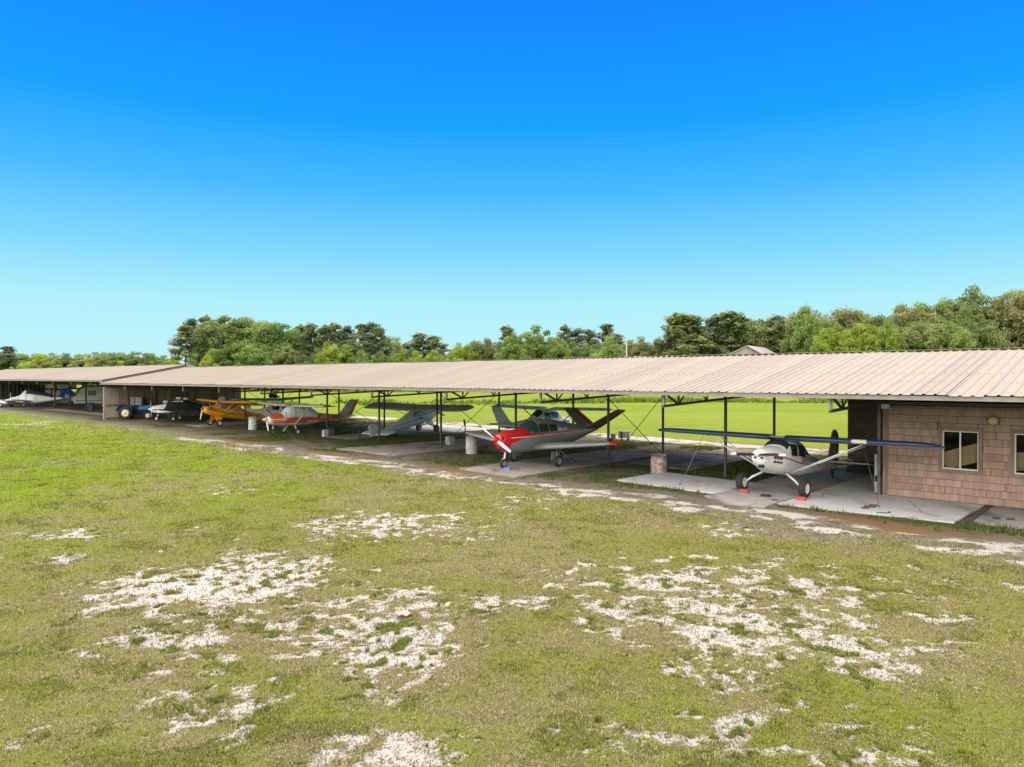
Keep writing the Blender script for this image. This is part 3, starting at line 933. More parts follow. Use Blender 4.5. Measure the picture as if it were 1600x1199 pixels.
# backing wall pieces around the openings
def wall_pieces():
    mb = MB()
    xs_ = XL + .05
    for a, b, c, d in WIN:
        mb.box(xs_, a, WV + .03, WV + .15, .02, HT)
        mb.box(a, b, WV + .03, WV + .15, .02, c)
        mb.box(a, b, WV + .03, WV + .15, d, HT)
        xs_ = b
    mb.box(xs_, XRr, WV + .03, WV + .15, .02, HT)
    return mb
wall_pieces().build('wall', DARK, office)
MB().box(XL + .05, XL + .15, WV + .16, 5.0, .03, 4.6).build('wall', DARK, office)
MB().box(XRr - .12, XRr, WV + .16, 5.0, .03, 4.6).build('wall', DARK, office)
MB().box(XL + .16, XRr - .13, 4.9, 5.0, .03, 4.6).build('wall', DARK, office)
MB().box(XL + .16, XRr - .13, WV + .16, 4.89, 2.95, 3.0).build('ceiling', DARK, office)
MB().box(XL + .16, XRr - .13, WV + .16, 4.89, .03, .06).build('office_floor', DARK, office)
# shingle boards, lapped courses; cut where the windows are
ch = .243
rr = random.Random(21)
j = 0; z = .06
while z < HT - .02:
    z1 = min(z + ch, HT)
    x = XL + .13 - rr.uniform(0, 1.1)
    while x < XRr:
        xa, xb = max(x, XL + .13), min(x + 1.215, XRr)
        x += 1.22
        spans = [(xa, xb)]
        extra = []
        for a, b, c, d in WIN:
            a -= .12; b += .12; c -= .12; d += .12
            if z1 <= c + .01 or z >= d - .01: continue
            if z < c - .03 < z1 or z < d + .0 < z1 - .03:
                pa, pb = max(xa, a), min(xb, b)
                if pb - pa > .04: extra.append((pa, pb, z if z < c < z1 else d + .004, c - .004 if z < c < z1 else z1))
            ns = []
            for p, q in spans:
                if q <= a or p >= b: ns.append((p, q)); continue
                if p < a: ns.append((p, a))
                if q > b: ns.append((b, q))
            spans = ns
        zz0, zz1 = z, z1
        for p, q, z, z1 in [(p, q, zz0, zz1) for p, q in spans] + extra:
            if q - p < .04 or z1 - z < .03: continue
            # tapered board: thick butt below, thin top under the next course
            mb = MB()
            t = .030 + rr.uniform(-.003, .004)
            g = .003
            vs = [(p + g, WV + .028, z), (q - g, WV + .028, z), (q - g, WV + .028, z1 - .010), (p + g, WV + .028, z1 - .010),
                  (p + g, WV - t + .02, z + .004), (q - g, WV - t + .02, z + .004), (q - g, WV + .006, z1 - .010), (p + g, WV + .006, z1 - .010)]
            mb.add(vs, [(0, 1, 2, 3), (4, 7, 6, 5), (1, 5, 6, 2), (2, 6, 7, 3), (3, 7, 4, 0)])
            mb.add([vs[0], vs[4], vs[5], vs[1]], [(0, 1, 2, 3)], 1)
            # fine grooves of the pressed grain stay in the material
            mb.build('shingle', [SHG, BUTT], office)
        z, z1 = zz0, zz1
    z += ch; j += 1
# the wall behind the parked white aircraft: darker, sheltered boards facing the lawn
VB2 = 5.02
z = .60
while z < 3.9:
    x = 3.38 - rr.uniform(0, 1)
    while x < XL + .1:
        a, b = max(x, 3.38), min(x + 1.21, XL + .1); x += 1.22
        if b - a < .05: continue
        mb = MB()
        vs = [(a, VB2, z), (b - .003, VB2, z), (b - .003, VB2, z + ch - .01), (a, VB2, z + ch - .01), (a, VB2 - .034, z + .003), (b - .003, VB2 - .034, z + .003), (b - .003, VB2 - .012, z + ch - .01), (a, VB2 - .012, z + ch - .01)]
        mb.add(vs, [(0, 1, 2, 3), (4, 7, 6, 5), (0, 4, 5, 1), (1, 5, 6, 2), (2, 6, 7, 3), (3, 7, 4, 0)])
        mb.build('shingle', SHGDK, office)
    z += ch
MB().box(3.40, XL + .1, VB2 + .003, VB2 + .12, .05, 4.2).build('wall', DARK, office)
MB().box(3.36, XL + .1, VB2 - .10, VB2 - .002, .05, .58).build('plinth', M['matteblack'], office)
# corner boards, track post, header
MB().box(XL - .03, XL + .06, WV - .06, WV + .03, .05, HT + .1).build('corner_board', TRIM, office)
MB().box(XL + .066, XL + .128, WV - .035, WV + .027, .05, HT).build('corner_board', TRIM, office)
MB().cbox((XL - .16, WV - .03, 1.70), (.11, .12, 3.3), 0, .01).build('door_track_post', mat('rusty_track', (.11, .10, .09), .7, var=.3), office)
MB().box(XL - .30, XL - .18, WV - .09, WV + .05, .10, 1.5).build('door_edge_board', mat('grey_board', (.30, .29, .27), .8, var=.3), office)
MB().cbox((XL - .24, WV - .11, .62), (.07, .05, .22), 0, .02).build('handle', M['matteblack'], office)
MB().box(XL - .3, XRr, WV - .16, WV - .045, HT + .02, HT + .13).build('door_track', M['post'], office)
MB().cbox((XL + .1, WV - .24, HT - .04), (.26, .14, .17), 0, .02).build('floodlight', M['offwhite'], office)
for a, b, c, d in WIN:
    f = MB()
    for p in ((a - .12, a, c - .12, d + .12), (b, b + .12, c - .12, d + .12)):
        f.box(p[0], p[1], WV - .035, WV + .03, p[2], p[3])
    f.box(a + .001, b - .001, WV - .034, WV + .029, c - .12, c)
    f.box(a + .001, b - .001, WV - .034, WV + .029, d, d + .12)
    fo = f.build('window', TRIM, office)
    s = MB()
    y0, y1 = WV + .0, WV + .05
    s.box(a, a + .045, y0, y1, c, d); s.box(b - .03, b, y0, y1, c, d)
    s.box(a + .045, b - .03, y0 + .001, y1 - .001, c, c + .05); s.box(a + .045, b - .03, y0 + .001, y1 - .001, d - .035, d)
    s.box((a + b) / 2 - .025, (a + b) / 2 + .025, y0 + .002, y1 - .002, c + .05, d - .035)
    s.build('frame', FRAMEW, fo)
    MB().box(a + .046, (a + b) / 2 - .026, WV + .022, WV + .028, c + .051, d - .036).build('pane', M['pane'], fo)
    MB().box((a + b) / 2 + .026, b - .031, WV + .032, WV + .038, c + .051, d - .036).build('pane', M['pane'], fo)
# round lamp
lp = MB().lathe([(.0, -.10), (.09, -.10), (.145, -.07), (.16, -.03), (.165, 0.0)], 'y', (9.78, WV - .03, 2.86), 20).build('wall_lamp', mat('yellowed_glass', (.42, .36, .16), .25, var=.2, vscale=8), office)
MB().lathe([(.168, -.05), (.175, -.02), (.175, .02)], 'y', (9.78, WV - .03, 2.86), 20).build('rim', M['galv'], lp)
# things behind the panes: a leaning tan board in each room
TAN = mat('tan_board', (.62, .45, .22), .7, var=.2, vscale=2)
for n_, (a, b, c, d) in enumerate(WIN[:2]):
    mb = MB().cbox((0, 0, 0), (1.35, .04, .62), 0)
    x, y = a + .62, WV + .20
    pos = Vector((ORG[0], ORG[1], 0)) + Matrix.Rotation(ROWROT, 4, 'Z') @ Vector((x, y, 1.62))
    o = mb.build('tan_board', TAN)
    o.location = pos; o.rotation_euler = (math.radians(14), math.radians((-20, -8)[n_]), ROWROT)
    tag(o, ('tan board leaning behind the glass of the office window next to the corner', 'tan board behind the glass of the office window cut by the right edge')[n_], 'board', 'boards behind the office windows')
def text_mesh(body, size, italic=0.0, bold=0.0):
    cu = bpy.data.curves.new('text', 'FONT')
    cu.body = body; cu.size = size; cu.shear = italic; cu.offset = bold
    cu.resolution_u = 3
    o = bpy.data.objects.new('text', cu)
    COL.objects.link(o)
    dg = bpy.context.evaluated_depsgraph_get()
    dg.update()
    me = bpy.data.meshes.new_from_object(o.evaluated_get(dg))
    vs = [tuple(v.co) for v in me.vertices]; fs = [tuple(p.vertices) for p in me.polygons]
    bpy.data.objects.remove(o); bpy.data.curves.remove(cu); bpy.data.meshes.remove(me)
    return vs, fs
tv, tf = text_mesh('N', .26, 0, .006)
mb = MB(); mb.add([(p[0] + 10.66, WV + .09, p[1] + 2.02) for p in tv], tf, 0)
mb.build('lettering', M['white'], office)
tv, tf = text_mesh('KUZZ', .42, .1, .012)
mb = MB(); mb.add([(x0 - .35 + .062, 1.25 + p[0], p[1] + 1.92) for p in tv], tf, 0)
mb.build('lettering', mat('chalk_white', (.62, .60, .54), .9), wall)
# ------------------------------------------------------------------ aircraft tools (local x forward, y left, z up, origin on the ground under the main wheels)
def pchip(xs, ys):
    xs = np.array(xs, float); ys = np.array(ys, float)
    h = np.diff(xs); d = np.diff(ys) / h
    m = np.zeros_like(ys)
    for i in range(1, len(xs) - 1):
        if d[i - 1] * d[i] > 0:
            w1 = 2 * h[i] + h[i - 1]; w2 = h[i] + 2 * h[i - 1]
            m[i] = (w1 + w2) / (w1 / d[i - 1] + w2 / d[i])
    m[0] = d[0]; m[-1] = d[-1]
    def f(x):
        i = int(min(max(np.searchsorted(xs, x) - 1, 0), len(xs) - 2))
        t = min(max((x - xs[i]) / h[i], 0), 1)
        return ((2 * t ** 3 - 3 * t ** 2 + 1) * ys[i] + (t ** 3 - 2 * t ** 2 + t) * h[i] * m[i] + (-2 * t ** 3 + 3 * t ** 2) * ys[i + 1] + (t ** 3 - t ** 2) * h[i] * m[i + 1])
    return f

class Body:
    """lofted body; sections (x, half width, bottom, widest height, top, exponent)"""
    def __init__(s, secs):
        secs = sorted(secs)
        s.xs = [q[0] for q in secs]
        s.fn = [pchip(s.xs, [q[k] for q in secs]) for k in range(1, 6)]
    def at(s, x): return [f(x) for f in s.fn]
    def p(s, x, ph, off=0.0):
        w_, zb, zm, zt, n = s.at(x)
        c, si = math.cos(ph), math.sin(ph)
        y = (w_ + off) * math.copysign(abs(c) ** (2 / n), c)
        hgt = (zt - zm + off) if si > 0 else (zm - zb + off)
        return (x, y, zm + hgt * math.copysign(abs(si) ** (2 / n), si))
    def side(s, x, z):
        w_, zb, zm, zt, n = s.at(x)
        q = (z - zm) / max(1e-6, (zt - zm) if z > zm else (zm - zb))
        q = min(.995, abs(q))
        return w_ * (1 - q ** n) ** (1 / n)
    def build(s, name, mats, parent, sub=4, nphi=28, matf=None):
        X = []
        for a, b in zip(s.xs, s.xs[1:]):
            X += [a + (b - a) * k / sub for k in range(sub)]
        X.append(s.xs[-1])
        vs = []
        for x in X:
            vs += [s.p(x, 2 * PI * (k + .5) / nphi) for k in range(nphi)]
        mb = MB(); mb.v = [tuple(q) for q in vs]
        for i in range(len(X) - 1):
            for k in range(nphi):
                mb.f.append((i * nphi + k, (i + 1) * nphi + k, (i + 1) * nphi + (k + 1) % nphi, i * nphi + (k + 1) % nphi))
                c = Vector(vs[i * nphi + k])
                mb.m.append(matf(c.x, c.y, c.z, 2 * PI * (k + .5) / nphi) if matf else 0); mb.sm.append(True)
        mb.f.append(tuple(range(nphi))); mb.m.append(0); mb.sm.append(False)
        o = (len(X) - 1) * nphi
        mb.f.append(tuple(o + k for k in range(nphi - 1, -1, -1))); mb.m.append(0); mb.sm.append(False)
        return mb.build(name, mats, parent)
    def side_patch(s, x0, x1, lo, hi, sides=(1, -1), nx=10, nz=3, off=.006, m=0, mb=None):
        """print or panel on the body's side between heights lo(x) and hi(x)"""
        mb = mb or MB()
        if not callable(lo): l_ = lo; lo = lambda x: l_
        if not callable(hi): h_ = hi; hi = lambda x: h_
        for sd in sides:
            vs = []
            for i in range(nx + 1):
                x = x0 + (x1 - x0) * i / nx
                for j in range(nz + 1):
                    z = lo(x) + (hi(x) - lo(x)) * j / nz
                    vs.append((x, sd * (s.side(x, z) + off), z))
            mb.add(vs, [(i * (nz + 1) + j, (i + 1) * (nz + 1) + j, (i + 1) * (nz + 1) + j + 1, i * (nz + 1) + j + 1) for i in range(nx) for j in range(nz)], m, True)
        return mb
    def skin(s, x0, x1, p0, p1, nx=10, np_=14, off=.006, m=0, mb=None, x0f=None, x1f=None, jit=0):
        mb = mb or MB(); vs = []
        r = random.Random(3)
        for j in range(np_ + 1):
            ph = p0 + (p1 - p0) * j / np_
            a = x0f(ph) if x0f else x0; b = x1f(ph) if x1f else x1
            for i in range(nx + 1):
                vs.append(s.p(a + (b - a) * i / nx, ph, off + (r.uniform(0, jit) if jit else 0)))
        mb.add(vs, [(j * (nx + 1) + i, j * (nx + 1) + i + 1, (j + 1) * (nx + 1) + i + 1, (j + 1) * (nx + 1) + i) for i in range(nx) for j in range(np_)], m, True)
        return mb
    def text(s, body, x, z, size, side, italic=0, bold=.004, m=0, mb=None, off=.012):
        """lettering along the side, its first letter at x; side +1 left, -1 right"""
        vs, fs = text_mesh(body, size, italic, bold)
        mb = mb or MB()
        dr = -1 if side > 0 else 1            # seen from the left the nose is on the left
        mb.add([(x + dr * p[0], side * (s.side(x + dr * p[0], z + p[1]) + off), z + p[1]) for p in vs], fs, m)
        return mb

AF = [(1.0, 0.0), (.75, .42), (.5, .80), (.3, 1.0), (.14, .86), (.05, .55), (0, 0), (.05, -.30), (.14, -.40), (.3, -.38), (.5, -.28), (.75, -.14)]
AFS = [(1.0, 0.0), (.7, .42), (.4, .5), (.15, .42), (.04, .24), (0, 0), (.04, -.24), (.15, -.42), (.4, -.5), (.7, -.42)]
AFF = [(.60, .46), (.4, .5), (.15, .42), (.04, .24), (0, 0), (.04, -.24), (.15, -.42), (.4, -.5), (.60, -.46)]
AFR = [(1.0, 0.0), (.8, .30), (.615, .46), (.615, -.46), (.8, -.30)]
def foil(st, af=AF, mb=None, matf=None, tdir=None):
    """st: (leading edge point, chord, thickness, thickness direction)"""
    mb = mb or MB()
    n = len(af); o = len(mb.v)
    for le, ch_, th, td in st:
        le = Vector(le); td = Vector(td)
        for a, b in af:
            mb.v.append(tuple(le + Vector((-ch_ * a, 0, 0)) + td * (th * b)))
    for i in range(len(st) - 1):
        for k in range(n):
            mb.f.append((o + i * n + k, o + i * n + (k + 1) % n, o + (i + 1) * n + (k + 1) % n, o + (i + 1) * n + k))
            mb.m.append(matf(i, k) if matf else 0); mb.sm.append(True)
    for e, rv in ((0, 1), (len(st) - 1, 0)):
        f = [o + e * n + k for k in range(n)]
        mb.f.append(tuple(f[::-1] if rv else f)); mb.m.append(matf(min(e, len(st) - 2), 0) if matf else 0); mb.sm.append(False)
    return mb

def wing_pair(root, mats, xle, z, chord, y0, y1, th=.16, dih=0.0, tip='round', taper=1.0, matf=None, name='wing', sweep=0.0):
    out = []
    for sd in (1, -1):
        st = []
        L_ = y1 - y0
        for t in [0, .2, .4, .55, .7, .82]:
            st.append(t)
        tail = [.88, .93, .965, .985, 1.0] if tip == 'round' else [.9, .97, 1.0]
        rows = []
        for t in st + tail:
            c = chord * (1 + (taper - 1) * t)
            th_ = th * (1 + (taper - 1) * t)
            xl = xle - sweep * t
            if tip == 'round' and t > .84:
                q = (t - .84) / .16
                k = math.sqrt(max(0, 1 - (q * .97) ** 2))
                xl -= c * (1 - k) * .42; c *= .25 + .75 * k; th_ *= max(.25, k)
            elif tip == 'square' and t > .95:
                q = (t - .95) / .05
                xl -= c * .05 * q; c *= 1 - .12 * q; th_ *= 1 - .7 * q
            y = y0 + L_ * t
            rows.append(((xl, sd * y, z + dih * L_ * t), c, th_, (0, 0, 1)))
        out.append(foil(rows, AF, matf=matf).build(name, mats, root))
    return out

def wheel(parent, c, r, wd, hub, name='wheel', hubr=.42, tread=None):
    """tyre with a rim as its own piece, axle along y"""
    h = wd / 2
    t = MB().lathe([(r * .52, -h * .75), (r * .70, -h * .98), (r * .88, -h * .92), (r * .97, -h * .6), (r, -h * .2), (r, h * .2), (r * .97, h * .6), (r * .88, h * .92), (r * .70, h * .98), (r * .52, h * .75)], 'y', (0, 0, 0), 24)
    o = t.build(name, M['rubber'], parent, c)
    q = MB()
    for s_ in (1, -1):
        prof = [(0, h * .78), (r * .15, h * .80), (r * .18, h * .62), (r * hubr * .8, h * .55), (r * hubr, h * .72), (r * .55, h * .80)]
        if s_ < 0: prof = [(a, -b) for a, b in prof][::-1]
        q.lathe(prof, 'y', (0, 0, 0), 18)
    q.build('rim', hub, o)
    return o

def propeller(root, c, dia, ang, mats, tipfrac=.8, chord=.15, spinner=None, hubmat=None):
    """two blades in the y-z plane"""
    mb = MB()
    for s_ in (0, 1):
        a = ang + PI * s_
        d = Vector((0, math.cos(a), math.sin(a))); n = Vector((1, 0, 0)); e = d.cross(n)
        R = dia / 2
        o = len(mb.v)
        ts = [.05, .15, .3, .5, .7, tipfrac, tipfrac + .001, .95, 1.0]
        for t in ts:
            c_ = chord * (.45 if t < .1 else .75 + .5 * min(t, .4) - (.55 * max(0, t - .5))) * (.6 if t > .99 else 1)
            tw = math.radians(52 - 42 * t)
            u_ = e * math.cos(tw) + n * math.sin(tw); w_ = d.cross(u_)
            for p, q in ((-.5, 0), (-.15, .10), (.25, .07), (.5, 0), (.2, -.03), (-.2, -.03)):
                mb.v.append(tuple(Vector(c) + d * (R * t) + u_ * (c_ * p) + w_ * (c_ * q * 1.3)))
        for i in range(len(ts) - 1):
            for k in range(6):
                mb.f.append((o + i * 6 + k, o + i * 6 + (k + 1) % 6, o + (i + 1) * 6 + (k + 1) % 6, o + (i + 1) * 6 + k))
                mb.m.append(1 if ts[i] >= tipfrac else 0); mb.sm.append(True)
        mb.f.append(tuple(o + (len(ts) - 1) * 6 + k for k in range(6))); mb.m.append(1); mb.sm.append(False)
    p_ = mb.build('propeller', mats, root)
    if spinner:
        r, L_ = spinner
        MB().lathe([(r, -.08), (r, 0), (r * .9, L_ * .35), (r * .6, L_ * .75), (r * .25, L_ * .97), (0, L_)], 'x', c, 18).build('spinner', hubmat or mats[0], p_)
    else:
        MB().lathe([(.0, -.06), (.085, -.06), (.085, .07), (.05, .11), (0, .12)], 'x', c, 14).build('hub', hubmat or mats[0], p_)
    return p_

def plane_root(name, label, u, v, head, pitch=0.0, dz=.05):
    x, y = uv(u, v)
    hd = head[0] * DU + head[1] * DV
    return empty(name, (x, y, float(rise(y)) + dz), (0, -pitch, math.atan2(hd[1], hd[0])), label, 'aircraft', 'light aircraft parked under the hangar roof')

def ropes(pts, label, rad=.012, m=None):
    mb = MB(); mb.tube(pts, rad, 6)
    return tag(mb.build('tie_down_rope', m or M['galv']), label, 'rope', 'ropes tying down the aircraft')

# ------------------------------------------------------------------ white taildragger with the blue wing (nearest)
def bird_dog():
    R = plane_root('light_aircraft', 'white taildragger with dark blue wing and black and white checker band, nearest the office', -3.42, -3.25, (.02, -1), math.radians(8.2))
    B = Body([(1.33, .15, 1.32, 1.50, 1.66, 2.0), (1.28, .25, 1.16, 1.46, 1.74, 2.0), (1.12, .34, 1.00, 1.43, 1.82, 2.0), (.75, .44, .83, 1.40, 1.91, 2.1), (.30, .52, .74, 1.35, 1.99, 2.5), (.10, .54, .74, 1.35, 2.04, 2.6),
              (-.22, .54, .74, 1.40, 2.36, 2.9), (-.6, .54, .74, 1.45, 2.46, 3.2), (-1.5, .52, .76, 1.45, 2.44, 3.2), (-1.95, .49, .80, 1.42, 2.20, 2.9), (-2.6, .42, .88, 1.45, 1.92, 2.6), (-4.2, .25, 1.12, 1.45, 1.80, 2.3), (-5.6, .11, 1.32, 1.50, 1.70, 2.1), (-6.25, .04, 1.46, 1.54, 1.64, 2.0)])
    B.build('fuselage', [M['white'], M['offwhite']], R, matf=lambda x, y, z, p: 1 if x < -.1 else 0)
    # glass of the cabin
    B.skin(.02, -.24, math.radians(40), math.radians(140), 5, 16, .012).build('windshield', M['window'], R)
    for sd in (1, -1):
        f = B.side_patch(-.14, -.80, 1.58, 2.26, (sd,), 6, 5, .010).build('side_window', M['offwhite'], R)
        B.side_patch(-.21, -.73, 1.65, 2.20, (sd,), 6, 5, .018).build('pane', M['window'], f)
        B.side_patch(-.86, -1.52, lambda x: 1.68, lambda x: 2.24, (sd,), 6, 4, .012).build('side_window', M['window'], R)
        B.side_patch(-1.58, -2.05, 1.80, lambda x: 2.20 + (x + 1.58) * .55, (sd,), 5, 3, .012).build('side_window', M['window'], R)
    # checker band and red flash
    mb = MB()
    for i in range(20):
        for j in range(4):
            if (i + j) % 2: continue
            xa = -1.15 - i * .125
            k = 1 - .018 * i
            za = 1.40 + j * .085 * k + .010 * i
            B.side_patch(xa, xa - .125, za, za + .085 * k, (1, -1), 1, 1, .009, mb=mb)
    mb.build('checker_band', M['black'], R)
    zf = lambda x: 1.52 - .16 * float(smooth(.5, -1.3, x)) + .07 * float(smooth(-1.3, -3.6, x))
    B.side_patch(.95, -3.6, lambda x: zf(x) - .028, lambda x: zf(x) + .028, (1, -1), 30, 1, .011).build('red_stripe', M['darkred'], R)
    # exhaust louvres, nose intake and holes
    for sd in (1, -1):
        mb = MB()
        for zz in (1.22, 1.40):
            for q in range(3):
                B.side_patch(.92 - q * .17, .78 - q * .17, zz, zz + .09, (sd,), 2, 1, .012, mb=mb)
        mb.build('louvre', M['black'], R)
    MB().cbox((1.155, .06, 1.02), (.12, .20, .17), 0, .02).build('air_scoop', M['matteblack'], R)
    for y in (-.10, .14):
        MB().lathe([(0, .02), (.05, .02), (.05, -.05)], 'x', (1.318, y, 1.38), 12).build('air_inlet', M['matteblack'], R)
    propeller(R, (1.40, 0, 1.52), 2.05, math.radians(4), [M['black'], M['white']], .76, .17, hubmat=M['hubwhite'])
    # wing: blue on top and along the leading edge
    wing_pair(R, [M['blue'], M['greydark']], .02, 2.42, 1.63, .30, 5.28, .20, .012, 'round', .86, matf=lambda i, k: 0 if k <= 6 else 1)
    MB().box(-1.6, -.12, -.305, .305, 2.44, 2.53).build('wing_centre', M['blue'], R)
    for sd in (-1,):
        pass
    MB().cbox((-.03, 2.9, 2.47), (.14, .5, .17), 0, .03).build('landing_light', M['cream'], R)
    for sd in (1, -1):
        mb = MB(); mb.tube([(-.35, sd * .50, .86), (-.32, sd * 2.95, 2.38)], .026, 8); mb.build('strut', M['white'], R)
        mb = MB(); mb.tube([(-.50, sd * .50, .86), (-1.15, sd * 2.75, 2.38)], .022, 8); mb.build('strut', M['white'], R)
        mb = MB(); mb.tube([(-.12, sd * .42, .80), (-.02, sd * .80, .56), (.0, sd * 1.06, .33)], [.05, .042, .036], 8); mb.build('gear_leg', M['white'], R)
        wheel(R, (0, sd * 1.17, .33), .335, .25, M['hubwhite'])
    # tail
    foil([((-5.0, 0, 1.66), 1.30, .10, (0, 1, 0)), ((-5.15, 0, 1.9), 1.18, .09, (0, 1, 0)), ((-5.28, 0, 2.2), 1.08, .08, (0, 1, 0)), ((-5.34, 0, 2.55), .98, .07, (0, 1, 0)), ((-5.42, 0, 2.75), .80, .06, (0, 1, 0)), ((-5.55, 0, 2.86), .50, .04, (0, 1, 0)), ((-5.72, 0, 2.89), .18, .02, (0, 1, 0))], AFS).build('fin', M['greydark'], R)
    wing_pair(R, M['offwhite'], -4.95, 1.70, 1.15, .08, 1.75, .08, 0, 'round', .8, name='stabilizer')
    for sd in (1, -1):
        mb = MB(); mb.tube([(-5.5, sd * .04, 2.35), (-5.5, sd * 1.0, 1.74)], .014, 6); mb.build('tail_wire', M['white'], R)
        mb = MB(); mb.tube([(-5.45, sd * .1, 1.42), (-5.5, sd * .95, 1.68)], .014, 6); mb.build('tail_wire', M['white'], R)
    mb = MB(); mb.tube([(-5.55, 0, 1.36), (-5.75, 0, 1.12), (-5.88, 0, 1.05)], [.04, .05, .035], 8); mb.build('tail_spring', M['black'], R)
    wheel(R, (-5.9, 0, .98), .13, .09, M['hubwhite'], 'tail_wheel')
    # body and wing sit low on the sprung legs
    done = set()
    for o in R.children_recursive:
        if o.type != 'MESH' or 'wheel' in o.name or 'rim' in o.name or o.data.name in done: continue
        done.add(o.data.name)
        for v in o.data.vertices:
            if o.name.startswith('fin'): v.co.z = 1.42 + (v.co.z - 1.66) * 1.19
            elif v.co.z > .75: v.co.z = .75 + (v.co.z - .75) * .78
    return R
bird_dog()

# ------------------------------------------------------------------ grey and red V-tail
def vtail():
    R = plane_root('light_aircraft', 'grey low wing aircraft with bright red nose and V shaped tail on the stained pad', 8.85, -2.25, (.02, -1), 0)
    B = Body([(2.62, .17, 1.14, 1.36, 1.52, 2.0), (2.56, .28, .98, 1.33, 1.61, 2.0), (2.38, .36, .82, 1.30, 1.68, 2.1), (1.9, .45, .73, 1.27, 1.74, 2.3), (1.15, .53, .68, 1.25, 1.80, 2.6), (.95, .54, .67, 1.25, 1.84, 2.6),
              (.45, .56, .66, 1.28, 2.13, 2.5), (.0, .56, .66, 1.28, 2.22, 2.5), (-.8, .55, .68, 1.28, 2.20, 2.5), (-1.7, .49, .74, 1.30, 2.05, 2.4), (-3.0, .34, .96, 1.36, 1.84, 2.2), (-4.3, .15, 1.27, 1.47, 1.68, 2.1), (-5.1, .05, 1.45, 1.52, 1.60, 2.0)])
    # red cowl over the nose; grey flanks
    def mf(x, y, z, p):
        return 1 if x > 2.36 else 0
    B.build('fuselage', [M['grey'], M['red']], R, matf=mf, sub=5, nphi=36)
    def x0f(ph):
        s_ = math.sin(ph)
        return .92 + 1.22 * float(smooth(.42, -.25, s_))
    B.skin(.9, 2.60, math.radians(-90), math.radians(270), 12, 60, .006, x0f=x0f, x1f=lambda ph: 2.58).build('red_cowl', M['red'], R)
    zs = lambda x: 1.47 + .03 * (2.2 - x) / 3 
    B.side_patch(2.1, -4.2, lambda x: zs(x) - .055, lambda x: zs(x) - .025, (1, -1), 40, 1, .008).build('white_pinstripe', M['white'], R)
    B.side_patch(1.0, -4.4, lambda x: zs(x) - .022, lambda x: zs(x) + .11 * (1 - .5 * float(smooth(-.5, -4, x))), (1, -1), 40, 1, .009).build('red_stripe', M['red'], R)
    # glazing
    B.skin(.98, .38, math.radians(33), math.radians(147), 7, 20, .012, x1f=lambda ph: .36).build('windshield', M['greenwindow'], R)
    for sd in (1, -1):
        B.side_patch(.72, .34, lambda x: 1.60, lambda x: 1.80 + (.72 - x) * .45, (sd,), 4, 4, .012).build('side_window', M['greenwindow'], R)
        B.side_patch(.28, -.42, 1.60, 2.0, (sd,), 6, 4, .012).build('side_window', M['greenwindow'], R)
        B.side_patch(-.50, -1.05, 1.61, lambda x: 1.97 + (x + .5) * .08, (sd,), 5, 4, .012).build('side_window', M['greenwindow'], R)
        # pale papers inside the glass line: worn paint patch behind the windows
        B.side_patch(-1.12, -1.9, 1.60, lambda x: 1.74 + .05 * math.sin(x * 9), (sd,), 8, 2, .010).build('worn_paint', M['offwhite'], R)
    for sd in (1, -1):
        MB().lathe([(0, .02), (.11, .02), (.12, -.06)], 'x', (2.565, sd * .20, 1.42), 12).build('air_inlet', M['matteblack'], R)
    MB().cbox((2.45, 0, .93), (.2, .22, .10), 0, .03).build('air_inlet', M['matteblack'], R)
    propeller(R, (2.70, 0, 1.36), 2.13, math.radians(152), [M['white'], M['offwhite']], .9, .18, spinner=(.15, .28), hubmat=M['red'])
    # wing, low, rising outwards, red tips
    def wmf(i, k): return 1 if i >= 7 else 0
    for w_ in wing_pair(R, [M['grey'], M['red']], .78, .83, 2.0, .35, 5.0, .26, .105, 'round', .56, matf=wmf, sweep=.35): pass
    B2 = MB()
    for sd in (1, -1):
        mb = MB(); mb.tube([(.30, sd * 5.0, 1.30), (.05, sd * 5.02, 1.32), (-.5, sd * 5.0, 1.33)], [.02, .035, .012], 8); mb.build('tip_fairing', M['red'], R)
    # worn black leading edge line under the wing
    for sd in (1, -1):
        nm = 'gear_door'
        MB().cbox((-.05, sd * 1.27, .52), (.62, .03, .42), 0, .012).build(nm, M['grey'], R)
        mb = MB(); mb.tube([(-.02, sd * 1.33, .85), (0, sd * 1.45, .28)], .05, 8); mb.build('gear_leg', M['galv'], R)
        wheel(R, (0, sd * 1.48, .27), .275, .18, M['greydark'])
    mb = MB(); mb.tube([(2.06, 0, .85), (2.14, 0, .52), (2.18, 0, .22)], [.05, .045, .04], 8); mb.tube([(2.04, .0, .50), (2.30, 0, .42)], .02, 6); mb.build('nose_leg', M['hubwhite'], R)
    wheel(R, (2.20, 0, .22), .225, .14, M['greydark'], 'nose_wheel')
    # V tail: each side one panel with a dark red trailing half
    for sd in (1, -1):
        td = Vector((0, -sd * .55, .83)).normalized()
        rows = []
        for t, c in ((0, 1.62), (.3, 1.46), (.6, 1.30), (.9, 1.14), (.97, 1.02), (1.0, .7)):
            rows.append(((-3.60 - .62 * t, sd * (.08 + 1.66 * t), 1.54 + 1.02 * t), c, .10 * (1 - .3 * t), tuple(td)))
        foil(rows, AFF).build('tail_panel', M['grey'], R)
        foil(rows, AFR).build('ruddervator', M['darkred'], R)
    MB().tube([(-.6, 0, 2.2), (-.75, 0, 2.42)], [.02, .008], 6).build('antenna', M['white'], R)
    # black stick standing on the far wing tip
    MB().tube([(.1, -4.96, 1.34), (.06, -5.02, 1.62), (.04, -5.08, 1.72), (.04, -5.12, 1.98)], [.035, .03, .05, .05], 8).build('tip_vane', M['matteblack'], R)
    return R
vtail()

